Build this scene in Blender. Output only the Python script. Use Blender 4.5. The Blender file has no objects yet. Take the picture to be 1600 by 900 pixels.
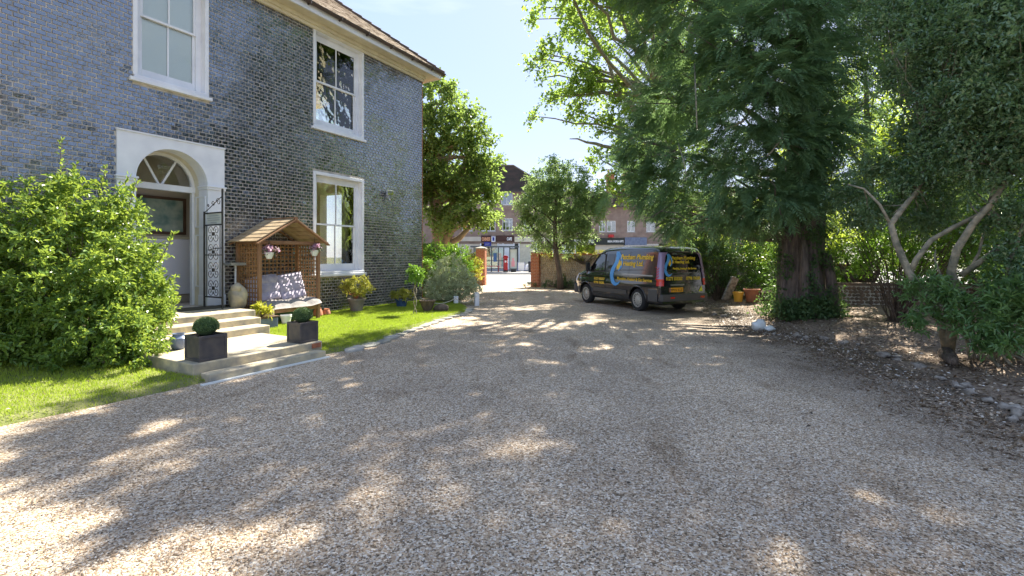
import bpy, bmesh, math, random
import numpy as np
from mathutils import Vector, Matrix
random.seed(7)
S = bpy.context.scene
C = S.collection
R = math.radians
PI = math.pi
# ------------------------------------------------------------------ camera, sky, sun, exposure
cam = bpy.data.objects.new('camera', bpy.data.cameras.new('camera'))
C.objects.link(cam)
cam.location = (0, 0, 1.6); cam.rotation_euler = (R(90), 0, 0)
cam.data.sensor_width = 36; cam.data.lens = 16.65; cam.data.shift_y = -0.03125
cam.data.clip_start = 0.05; cam.data.clip_end = 3000
S.camera = cam
SUN_AZ, SUN_EL = 31.0, 47.0
w = bpy.data.worlds.new('World'); S.world = w; w.use_nodes = True
nt = w.node_tree; nt.nodes.clear()
sky = nt.nodes.new('ShaderNodeTexSky'); sky.sky_type = 'NISHITA'; sky.sun_disc = False
sky.sun_elevation = R(SUN_EL); sky.sun_rotation = R(SUN_AZ)
sky.altitude = 20; sky.air_density = 1.0; sky.dust_density = 0.5; sky.ozone_density = 2.5
gm_ = nt.nodes.new('ShaderNodeGamma'); gm_.inputs[1].default_value = .22
hs_ = nt.nodes.new('ShaderNodeHueSaturation'); hs_.inputs['Saturation'].default_value = 2.2; hs_.inputs['Value'].default_value = 1.40
bg = nt.nodes.new('ShaderNodeBackground'); bg.inputs[1].default_value = 0.15
wo = nt.nodes.new('ShaderNodeOutputWorld')
# thin wisps of high cloud
tc = nt.nodes.new('ShaderNodeTexCoord'); mp = nt.nodes.new('ShaderNodeMapping'); mp.inputs['Scale'].default_value = (1.2, 1.2, 5)
nz = nt.nodes.new('ShaderNodeTexNoise'); nz.inputs['Scale'].default_value = 2.2; nz.inputs['Detail'].default_value = 7
rp = nt.nodes.new('ShaderNodeValToRGB'); rp.color_ramp.elements[0].position = .48; rp.color_ramp.elements[1].position = .85
rp.color_ramp.elements[1].color = (.55, .55, .55, 1)
mx = nt.nodes.new('ShaderNodeMix'); mx.data_type = 'RGBA'; mx.inputs[7].default_value = (2.1, 2.15, 2.25, 1)
nt.links.new(tc.outputs['Generated'], mp.inputs[0]); nt.links.new(mp.outputs[0], nz.inputs['Vector'])
nt.links.new(nz.outputs['Fac'], rp.inputs[0]); nt.links.new(rp.outputs[0], mx.inputs[0])
nt.links.new(sky.outputs[0], gm_.inputs[0]); nt.links.new(gm_.outputs[0], hs_.inputs['Color']); tn_ = nt.nodes.new('ShaderNodeMix'); tn_.data_type = 'RGBA'; tn_.blend_type = 'MULTIPLY'; tn_.inputs[0].default_value = 1; tn_.inputs[7].default_value = (.72, .712, .825, 1); nt.links.new(hs_.outputs[0], tn_.inputs[6]); nt.links.new(tn_.outputs[2], mx.inputs[6]); nt.links.new(mx.outputs[2], bg.inputs[0]); nt.links.new(bg.outputs[0], wo.inputs[0])
sd = bpy.data.lights.new('sun', 'SUN'); sd.energy = 3.4; sd.angle = R(0.55); sd.color = (1, .93, .80)
so = bpy.data.objects.new('sun', sd); C.objects.link(so)
SUNV = Vector((math.sin(R(SUN_AZ))*math.cos(R(SUN_EL)), math.cos(R(SUN_AZ))*math.cos(R(SUN_EL)), math.sin(R(SUN_EL))))
so.rotation_euler = SUNV.to_track_quat('Z', 'Y').to_euler()
S.view_settings.view_transform = 'Standard'; S.view_settings.look = 'None'
S.view_settings.gamma = 1; S.view_settings.exposure = 2.42
try:
    S.cycles.max_bounces = 8; S.cycles.diffuse_bounces = 4; S.cycles.glossy_bounces = 4
    S.cycles.transmission_bounces = 6; S.cycles.transparent_max_bounces = 12
    S.cycles.use_denoising = True
except Exception: pass

# ------------------------------------------------------------------ material helpers
MATS = {}
def mat(name, c, c2=None, rough=.7, scale=6, bump=0, bscale=40, metal=0, spec=.5, detail=5, coat=0, lo=.35, hi=.65, coord='Object', stretch=None, bdist=.02):
    if name in MATS: return MATS[name]
    m = bpy.data.materials.new(name); m.use_nodes = True; t = m.node_tree; b = t.nodes['Principled BSDF']
    b.inputs['Roughness'].default_value = rough; b.inputs['Metallic'].default_value = metal
    b.inputs['Specular IOR Level'].default_value = spec; b.inputs['Coat Weight'].default_value = coat; b.inputs['Coat Roughness'].default_value = .05
    b.inputs['Base Color'].default_value = (*c, 1)
    tcn = t.nodes.new('ShaderNodeTexCoord'); src = tcn.outputs[coord]
    if stretch:
        mpn = t.nodes.new('ShaderNodeMapping'); mpn.inputs['Scale'].default_value = stretch
        t.links.new(src, mpn.inputs[0]); src = mpn.outputs[0]
    if c2:
        n = t.nodes.new('ShaderNodeTexNoise'); n.inputs['Scale'].default_value = scale; n.inputs['Detail'].default_value = detail
        r = t.nodes.new('ShaderNodeValToRGB'); r.color_ramp.elements[0].color = (*c, 1); r.color_ramp.elements[1].color = (*c2, 1)
        r.color_ramp.elements[0].position = lo; r.color_ramp.elements[1].position = hi
        t.links.new(src, n.inputs['Vector']); t.links.new(n.outputs['Fac'], r.inputs[0]); t.links.new(r.outputs[0], b.inputs['Base Color'])
    if bump:
        n2 = t.nodes.new('ShaderNodeTexNoise'); n2.inputs['Scale'].default_value = bscale; n2.inputs['Detail'].default_value = 4
        bp = t.nodes.new('ShaderNodeBump'); bp.inputs['Strength'].default_value = bump; bp.inputs['Distance'].default_value = bdist
        t.links.new(src, n2.inputs['Vector']); t.links.new(n2.outputs['Fac'], bp.inputs['Height']); t.links.new(bp.outputs[0], b.inputs['Normal'])
    MATS[name] = m
    return m

def leafmat(name, c1, c2, c3=None, rough=.45, trans=.35, tcol=None, spec=.4):
    if name in MATS: return MATS[name]
    m = bpy.data.materials.new(name); m.use_nodes = True; t = m.node_tree; b = t.nodes['Principled BSDF']
    b.inputs['Roughness'].default_value = rough; b.inputs['Specular IOR Level'].default_value = spec
    a = t.nodes.new('ShaderNodeAttribute'); a.attribute_name = 'rnd'
    r = t.nodes.new('ShaderNodeValToRGB'); r.color_ramp.elements[0].color = (*c1, 1); r.color_ramp.elements[1].color = (*c2, 1)
    if c3:
        e = r.color_ramp.elements.new(.93); e.color = (*c2, 1); r.color_ramp.elements[2].color = (*c3, 1)
    tr = t.nodes.new('ShaderNodeBsdfTranslucent'); mixn = t.nodes.new('ShaderNodeMixShader'); mixn.inputs[0].default_value = trans
    mm = t.nodes.new('ShaderNodeMix'); mm.data_type = 'RGBA'; mm.inputs[0].default_value = .6
    mm.inputs[7].default_value = (*(tcol or (min(1, c2[0]*3), min(1, c2[1]*2.6), c2[2]*1.2)), 1)
    t.links.new(a.outputs['Fac'], r.inputs[0]); t.links.new(r.outputs[0], b.inputs['Base Color']); t.links.new(r.outputs[0], mm.inputs[6])
    t.links.new(mm.outputs[2], tr.inputs[0])
    o = t.nodes['Material Output']
    t.links.new(b.outputs[0], mixn.inputs[1]); t.links.new(tr.outputs[0], mixn.inputs[2]); t.links.new(mixn.outputs[0], o.inputs[0])
    MATS[name] = m
    return m

def glassmat(name, tint=(.9, .95, .93), refl=.12, wav=0.0):
    m = bpy.data.materials.new(name); m.use_nodes = True; t = m.node_tree; t.nodes.remove(t.nodes['Principled BSDF'])
    o = t.nodes['Material Output']; g = t.nodes.new('ShaderNodeBsdfGlossy'); g.inputs['Roughness'].default_value = .02
    tr = t.nodes.new('ShaderNodeBsdfTransparent'); tr.inputs[0].default_value = (*tint, 1)
    fr = t.nodes.new('ShaderNodeFresnel'); fr.inputs[0].default_value = 1.5
    ad = t.nodes.new('ShaderNodeMath'); ad.operation = 'MULTIPLY_ADD'; ad.inputs[1].default_value = 1.1; ad.inputs[2].default_value = refl; ad.use_clamp = True
    mi = t.nodes.new('ShaderNodeMixShader')
    if wav:
        n2 = t.nodes.new('ShaderNodeTexNoise'); n2.inputs['Scale'].default_value = 3.0
        tcn = t.nodes.new('ShaderNodeTexCoord'); t.links.new(tcn.outputs['Object'], n2.inputs['Vector'])
        bp = t.nodes.new('ShaderNodeBump'); bp.inputs['Strength'].default_value = wav; bp.inputs['Distance'].default_value = .02
        t.links.new(n2.outputs['Fac'], bp.inputs['Height']); t.links.new(bp.outputs[0], g.inputs['Normal'])
    t.links.new(fr.outputs[0], ad.inputs[0]); t.links.new(ad.outputs[0], mi.inputs[0])
    t.links.new(tr.outputs[0], mi.inputs[1]); t.links.new(g.outputs[0], mi.inputs[2]); t.links.new(mi.outputs[0], o.inputs[0])
    MATS[name] = m
    return m

# ------------------------------------------------------------------ object helpers
def tag(o, label=None, cat=None, group=None, kind=None):
    if label: o['label'] = label
    if cat: o['category'] = cat
    if group: o['group'] = group
    if kind: o['kind'] = kind
    return o
def empty(name, loc=(0, 0, 0), rz=0, label=None, cat=None, group=None, kind=None):
    o = bpy.data.objects.new(name, None); C.objects.link(o); o.location = loc; o.rotation_euler = (0, 0, rz); o.empty_display_size = .2
    return tag(o, label, cat, group, kind)
def copy_tree(o, parent=None, loc=None, rz=None, label=None):
    c = o.copy(); C.objects.link(c)
    if parent is not None: c.parent = parent
    if loc is not None: c.location = loc
    if rz is not None: c.rotation_euler = (0, 0, rz)
    if label: c['label'] = label
    for ch in list(o.children): copy_tree(ch, c)
    return c

class MB:
    def __init__(s): s.v = []; s.f = []
    def add(s, vs, fs):
        b = len(s.v); s.v += [tuple(p) for p in vs]; s.f += [tuple(b+i for i in f) for f in fs]; return s
    def box(s, x0, x1, y0, y1, z0, z1, rot=None, piv=None):
        vs = [Vector(p) for p in ((x0,y0,z0),(x1,y0,z0),(x1,y1,z0),(x0,y1,z0),(x0,y0,z1),(x1,y0,z1),(x1,y1,z1),(x0,y1,z1))]
        if rot is not None:
            c = Vector(piv) if piv is not None else Vector(((x0+x1)/2, (y0+y1)/2, (z0+z1)/2))
            vs = [rot @ (p-c) + c for p in vs]
        return s.add(vs, [(0,3,2,1),(4,5,6,7),(0,1,5,4),(1,2,6,5),(2,3,7,6),(3,0,4,7)])
    def bar(s, a, b, w, h):
        a = Vector(a); b = Vector(b); d = (b-a); L = d.length; q = d.to_track_quat('Z', 'Y').to_matrix()
        vs = []
        for z in (0, L):
            for x, y in ((-w/2,-h/2),(w/2,-h/2),(w/2,h/2),(-w/2,h/2)): vs.append(a + q @ Vector((x, y, z)))
        return s.add(vs, [(0,3,2,1),(4,5,6,7),(0,1,5,4),(1,2,6,5),(2,3,7,6),(3,0,4,7)])
    def tube(s, pts, rad, n=8, cap=True):
        pts = [Vector(p) for p in pts]; m = len(pts)
        if not hasattr(rad, '__len__'): rad = [rad]*m
        vs = []; fs = []; up = None
        for i, p in enumerate(pts):
            d = (pts[min(i+1, m-1)] - pts[max(i-1, 0)]).normalized()
            if up is None: up = d.orthogonal().normalized()
            up = (up - d*up.dot(d)); up = up.normalized() if up.length > 1e-6 else d.orthogonal().normalized()
            sd_ = d.cross(up)
            for k in range(n):
                a = 2*PI*k/n; vs.append(p + (up*math.cos(a) + sd_*math.sin(a))*rad[i])
        for i in range(m-1):
            for k in range(n):
                k2 = (k+1) % n; fs.append((i*n+k, i*n+k2, (i+1)*n+k2, (i+1)*n+k))
        if cap: fs.append(tuple(range(n-1, -1, -1))); fs.append(tuple((m-1)*n+k for k in range(n)))
        return s.add(vs, fs)
    def lathe(s, prof, n=24, c=(0, 0, 0), cap=True, flute=None):
        vs = []; fs = []
        for (r, z) in prof:
            for k in range(n):
                a = 2*PI*k/n; rr = r*(1 + (flute*(k % 2) if flute else 0)); vs.append((c[0]+rr*math.cos(a), c[1]+rr*math.sin(a), c[2]+z))
        for i in range(len(prof)-1):
            for k in range(n):
                k2 = (k+1) % n; fs.append((i*n+k, i*n+k2, (i+1)*n+k2, (i+1)*n+k))
        if cap: fs.append(tuple(range(n-1, -1, -1))); fs.append(tuple((len(prof)-1)*n+k for k in range(n)))
        return s.add(vs, fs)
    def prism(s, poly, f0, f1):           # f0,f1 map a 2D point to 3D
        n = len(poly); vs = [f0(*p) for p in poly] + [f1(*p) for p in poly]
        fs = [tuple(range(n-1, -1, -1)), tuple(range(n, 2*n))] + [(i, (i+1) % n, n+(i+1) % n, n+i) for i in range(n)]
        return s.add(vs, fs)
    def blob(s, c, r, seed=0, rough=.15, sub=2, flat=1):
        bm = bmesh.new(); bmesh.ops.create_icosphere(bm, subdivisions=sub, radius=1)
        rg = random.Random(seed); ph = [rg.uniform(0, 6) for _ in range(6)]
        vs = []
        for v in bm.verts:
            p = v.co; k = 1 + rough*(math.sin(p.x*3+ph[0])*math.sin(p.y*3.3+ph[1]) + .6*math.sin(p.z*5+ph[2]+p.x*4))
            vs.append((c[0]+p.x*r[0]*k, c[1]+p.y*r[1]*k, c[2]+p.z*r[2]*k))
        fs = [tuple(v.index for v in f.verts) for f in bm.faces]; bm.free()
        return s.add(vs, fs)
    def build(s, name, m, parent=None, smooth=False, bevel=0, kind=None, seg=2, loc=None, rz=None):
        me = bpy.data.meshes.new(name); me.from_pydata(s.v, [], s.f); me.update()
        bm = bmesh.new(); bm.from_mesh(me); bmesh.ops.recalc_face_normals(bm, faces=bm.faces); bm.to_mesh(me); bm.free()
        if smooth:
            me.polygons.foreach_set('use_smooth', [True]*len(me.polygons))
            if smooth == 'auto':
                try: me.set_sharp_from_angle(angle=R(40))
                except Exception: pass
        o = bpy.data.objects.new(name, me); C.objects.link(o); me.materials.append(MATS[m] if isinstance(m, str) else m)
        if parent: o.parent = parent
        if bevel:
            b = o.modifiers.new('bevel', 'BEVEL'); b.width = bevel; b.segments = seg; b.limit_method = 'ANGLE'; b.angle_limit = R(35)
        if kind: o['kind'] = kind
        if loc is not None: o.location = loc
        if rz is not None: o.rotation_euler = (0, 0, rz)
        return o

def npmesh(name, V, F, m, parent=None, rnd=None, smooth=False, kind=None):
    """V (n,3) float, F (k,4 or 3) int"""
    me = bpy.data.meshes.new(name); V = np.asarray(V, dtype=np.float32); F = np.asarray(F, dtype=np.int32); k = F.shape[1]
    me.vertices.add(len(V)); me.vertices.foreach_set('co', V.ravel())
    me.loops.add(F.size); me.loops.foreach_set('vertex_index', F.ravel())
    me.polygons.add(len(F)); me.polygons.foreach_set('loop_start', np.arange(0, F.size, k, dtype=np.int32))
    me.update(calc_edges=True)
    if rnd is not None:
        a = me.attributes.new('rnd', 'FLOAT', 'FACE'); a.data.foreach_set('value', np.asarray(rnd, dtype=np.float32))
    me.polygons.foreach_set('use_smooth', np.full(len(F), bool(smooth)))
    o = bpy.data.objects.new(name, me); C.objects.link(o); me.materials.append(MATS[m] if isinstance(m, str) else m)
    if parent: o.parent = parent
    if kind: o['kind'] = kind
    return o

def nrm(a): return a/np.maximum(np.linalg.norm(a, axis=-1, keepdims=True), 1e-9)
def leaf_geo(P, D, N, L, W, fold=.2, hi=False):
    D = nrm(D); Sd = nrm(np.cross(D, N)); N = np.cross(Sd, D); L = np.asarray(L).reshape(-1, 1); W = np.asarray(W).reshape(-1, 1); n = len(P)
    if not hi:
        V = np.stack([P, P+D*L*.45+Sd*W/2+N*W*fold, P+D*L, P+D*L*.45-Sd*W/2+N*W*fold], 1).reshape(-1, 3)
        return V, np.arange(4*n).reshape(n, 4)
    dr = -N*L*.12
    V = np.stack([P, P+D*L*.3+Sd*W*.46+N*W*fold, P+D*L*.68+Sd*W*.4+N*W*fold+dr*.4, P+D*L+dr, P+D*L*.68-Sd*W*.4+N*W*fold+dr*.4, P+D*L*.3-Sd*W*.46+N*W*fold], 1).reshape(-1, 3)
    b = (np.arange(n)*6)[:, None]
    return V, np.concatenate([b+np.array([[0, 1, 2, 3]]), b+np.array([[0, 3, 4, 5]])], 0)
def leaves(name, P, D, N, L, W, m, parent=None, hi=False, fold=.2, rng=None, kind=None, crnd=None):
    V, F = leaf_geo(P, D, N, L, W, fold, hi)
    rng = rng or np.random.default_rng(1); r = rng.random(len(P))
    if crnd is not None: r = np.clip(.55*crnd + .45*r, 0, 1)
    if hi: r = np.concatenate([r, r])
    return npmesh(name, V, F, m, parent, rnd=r, kind=kind)

def fnoise(P, s, ph=0):
    x, y, z = P[:, 0]*s+ph, P[:, 1]*s+ph*1.7, P[:, 2]*s+ph*.6
    return (np.sin(x+1.3*np.sin(y*.9))*np.cos(y*1.1+.8*np.sin(z)) + np.sin(z*1.2+x*.7)*np.cos(x*1.9-y*.5)*.7 + np.sin(2.3*y+1.7*z)*.35)/1.6

def rdir(rng, shape):
    v = rng.normal(size=shape+(3,)); return nrm(v)

def puff(Cn, rad, twigs, per, rng, up=.25, droop=.3, outward=None, flat=1.0):
    """twigs with leaves around cluster centres; returns P, D, N, cluster-random"""
    m = len(Cn); T = rdir(rng, (m, twigs)); T[..., 2] = T[..., 2]*flat + up
    if outward is not None: T = T + outward[:, None, :]*.8
    T = nrm(T); r = (np.asarray(rad).reshape(-1, 1, 1) if hasattr(rad, '__len__') else rad)*rng.uniform(.6, 1.15, (m, twigs, 1))
    s = (np.arange(per)+.6)/per; s = s[None, None, :, None]
    P = Cn[:, None, None, :] + T[:, :, None, :]*r[:, :, None, :]*s
    P[..., 2] -= (droop*(s*s)*np.broadcast_to(r[:, :, None, :], P.shape[:3]+(1,)))[..., 0]
    side = rdir(rng, (m, twigs, per)); D = nrm(T[:, :, None, :]*.7 + side*.9 - np.array([0, 0, .25])*droop*2)
    N = nrm(rdir(rng, (m, twigs, per))*.6 + np.array([0, 0, .8]))
    cr = np.broadcast_to(rng.random((m, 1, 1)), P.shape[:3])
    return P.reshape(-1, 3), D.reshape(-1, 3), N.reshape(-1, 3), cr.reshape(-1)

def crown_centres(n, c, rad, rng, shell=.45, gap=.0, gs=.8, low=None, ph=0):
    out = []; c = np.array(c); rad = np.array(rad)
    while sum(len(o) for o in out) < n:
        d = rdir(rng, (n,)); r = shell + (1-shell)*rng.random((n, 1))**.6
        lump = 1 + .22*fnoise(d*3.0, 1.0, ph+3)[:, None]
        P = c + d*r*rad*lump
        k = fnoise(P, gs, ph) > gap-1.0+.35 if gap > 0 else np.ones(len(P), bool)
        if low is not None: k &= P[:, 2] > low
        out.append(P[k])
    return np.concatenate(out)[:n]

def curve_pts(a, b, n=6, sag=0.0, wob=.08, rg=random):
    a = Vector(a); b = Vector(b); L = (b-a).length; out = []
    for i in range(n+1):
        t = i/n; p = a.lerp(b, t); k = math.sin(PI*t)
        p.z += sag*L*k
        if 0 < i < n: p += Vector((rg.uniform(-1, 1), rg.uniform(-1, 1), rg.uniform(-1, 1)))*wob*L/n*1.5
        out.append(p)
    return out

# ------------------------------------------------------------------ materials
mat('white_paint', (.80, .81, .83), (.70, .71, .74), rough=.4, scale=3, bump=.05, bscale=30)
mat('cream_paint', (.72, .66, .50), (.62, .56, .42), rough=.5, scale=4)
mat('mortar', (.60, .55, .47), (.34, .32, .28), rough=.95, scale=5, bump=.3, bscale=90, bdist=.004)
mat('iron', (.02, .022, .022), (.05, .045, .04), rough=.45, scale=20)
mat('gutter_iron', (.05, .04, .035), (.09, .06, .05), rough=.5, scale=8)
mat('roof_tile', (.22, .155, .11), (.34, .27, .19), rough=.85, scale=7, bump=.3, bscale=60, lo=.3, hi=.7)
mat('cedar', (.20, .10, .05), (.31, .17, .085), rough=.6, scale=5, stretch=(1, 1, .15), bump=.2, bscale=30)
mat('cedar_roof', (.33, .23, .13), (.46, .36, .22), rough=.75, scale=6, stretch=(.3, 1, 1), bump=.2)
mat('trellis', (.26, .13, .055), (.38, .21, .09), rough=.6, scale=9)
mat('cushion', (.38, .35, .44), (.47, .43, .50), rough=.95, scale=8, bump=.25, bscale=25)
mat('seat_cushion', (.24, .22, .21), (.34, .31, .29), rough=.95, scale=10, bump=.25, bscale=25)
mat('stone_step', (.52, .44, .29), (.27, .25, .21), rough=.9, scale=5.5, bump=.4, bscale=35, bdist=.008)
mat('stone_grey', (.42, .40, .35), (.28, .27, .25), rough=.9, scale=5, bump=.4, bscale=30, bdist=.008)
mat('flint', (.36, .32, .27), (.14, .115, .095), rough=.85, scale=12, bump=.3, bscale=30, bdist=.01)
mat('slate_grey', (.20, .20, .18), (.33, .32, .27), rough=.85, scale=6, bump=.3, bscale=40, bdist=.006)
mat('lead_planter', (.055, .052, .058), (.10, .085, .075), rough=.55, scale=8, bump=.2, bscale=50, bdist=.004)
mat('terracotta', (.42, .16, .08), (.30, .13, .08), rough=.85, scale=8, bump=.15)
mat('grey_pot', (.16, .14, .13), (.22, .19, .17), rough=.6, scale=6)
mat('blue_glaze', (.03, .06, .16), (.05, .10, .22), rough=.2, scale=5)
mat('blue_grey_glaze', (.16, .20, .30), (.10, .13, .22), rough=.3, scale=5)
mat('black_plastic', (.015, .015, .017), rough=.45)
mat('green_plastic', (.04, .11, .07), rough=.5)
mat('ceramic_white', (.70, .72, .70), rough=.3)
mat('soil', (.15, .105, .075), (.29, .22, .155), rough=1, scale=20, bump=.6, bscale=60)
mat('bark', (.17, .13, .10), (.09, .07, .055), rough=.95, scale=6, stretch=(3, 3, .6), bump=.9, bscale=14, bdist=.05)
mat('yew_bark', (.24, .19, .165), (.11, .09, .08), rough=.95, scale=5, stretch=(4, 4, .5), bump=1, bscale=9, bdist=.08)
mat('pale_bark', (.36, .31, .22), (.14, .14, .10), rough=.95, scale=9, bump=.8, bscale=16, bdist=.03)
mat('plane_bark', (.44, .33, .22), (.26, .21, .15), rough=.9, scale=3, bump=.5, bscale=10, bdist=.03)
mat('red_brick', (.46, .17, .08), (.30, .11, .06), rough=.85, scale=12, bump=.3, bscale=50, bdist=.006)
mat('lime_mortar', (.52, .48, .40), rough=.95)
mat('asphalt', (.34, .33, .31), (.27, .265, .25), rough=.9, scale=3, bump=.2, bscale=80, bdist=.005)
mat('pavement', (.30, .29, .28), (.24, .23, .22), rough=.9, scale=2)
mat('kerb_stone', (.36, .35, .33), rough=.9)
mat('meadow', (.06, .08, .03), (.10, .09, .05), rough=1, scale=.5)
mat('plastered', (.62, .55, .45), (.52, .46, .38), rough=.9, scale=1)
mat('interior_cream', (.90, .80, .60), rough=.8)
mat('interior_white', (.90, .88, .93), rough=.8)
mat('interior_brown', (.55, .47, .38), rough=.8)
mat('wood_dark', (.09, .05, .03), (.14, .08, .05), rough=.5, scale=6)
mat('curtain', (.46, .40, .32), (.56, .50, .40), rough=.95, scale=4, stretch=(12, 12, .2))
mat('blind', (.86, .90, .86), rough=.9)
mat('post_red', (.50, .015, .02), rough=.3)
mat('steel_dark', (.08, .10, .12), rough=.35, metal=.6)
mat('steel_light', (.55, .56, .58), rough=.3, metal=.7)
mat('rope', (.55, .50, .38), rough=1)
mat('shade_blue', (.04, .12, .32), rough=.5)
mat('sign_blue', (.02, .03, .28), rough=.4)
mat('sign_black', (.012, .018, .02), rough=.35)
mat('sign_maroon', (.06, .02, .018), rough=.4)
mat('letter_white', (.85, .85, .85), rough=.6)
mat('letter_orange', (.80, .38, .20), rough=.6)
mat('letter_grey', (.40, .42, .48), rough=.6)
mat('pink', (.70, .30, .32), rough=.6)
mat('shop_brick', (.22, .155, .125), (.30, .22, .18), rough=.9, scale=2.2, bump=.3, bscale=9, bdist=.02)
mat('old_tiles', (.11, .075, .06), (.065, .055, .045), rough=.9, scale=1.3, bump=.5, bscale=12, bdist=.04)
mat('yellow_box', (.75, .40, .04), rough=.5)
glassmat('window_glass', (.96, .98, .96), .03, .25)
glassmat('far_glass', (.45, .50, .52), .25)
glassmat('bright_glass', (.75, .86, .80), .10)

def brickmat():
    m = bpy.data.materials.new('glazed_brick'); m.use_nodes = True; t = m.node_tree; b = t.nodes['Principled BSDF']; L = t.links.new
    g = t.nodes.new('ShaderNodeNewGeometry')
    n = t.nodes.new('ShaderNodeTexNoise'); n.inputs['Scale'].default_value = 7; n.inputs['Detail'].default_value = 3; L(g.outputs['Position'], n.inputs['Vector'])
    r = t.nodes.new('ShaderNodeValToRGB'); e = r.color_ramp.elements; e[0].position = .35; e[0].color = (.010, .011, .018, 1); e[1].position = .68; e[1].color = (.035, .028, .040, 1)
    L(n.outputs['Fac'], r.inputs[0]); L(r.outputs[0], b.inputs['Base Color'])
    n2 = t.nodes.new('ShaderNodeTexNoise'); n2.inputs['Scale'].default_value = 14; n2.inputs['Detail'].default_value = 3; L(g.outputs['Position'], n2.inputs['Vector'])
    r2 = t.nodes.new('ShaderNodeMapRange'); r2.inputs[1].default_value = .35; r2.inputs[2].default_value = .7; r2.inputs[3].default_value = .10; r2.inputs[4].default_value = .40
    L(n2.outputs['Fac'], r2.inputs[0]); L(r2.outputs[0], b.inputs['Roughness'])
    b.inputs['Specular IOR Level'].default_value = .7; b.inputs['IOR'].default_value = 2.45; b.inputs['Specular Tint'].default_value = (.80, .88, 1, 1)
    n3 = t.nodes.new('ShaderNodeTexNoise'); n3.inputs['Scale'].default_value = 28; n3.inputs['Detail'].default_value = 2; L(g.outputs['Position'], n3.inputs['Vector'])
    bp = t.nodes.new('ShaderNodeBump'); bp.inputs['Strength'].default_value = .55; bp.inputs['Distance'].default_value = .008
    L(n3.outputs['Fac'], bp.inputs['Height']); L(bp.outputs[0], b.inputs['Normal'])
    MATS['glazed_brick'] = m
brickmat()

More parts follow.
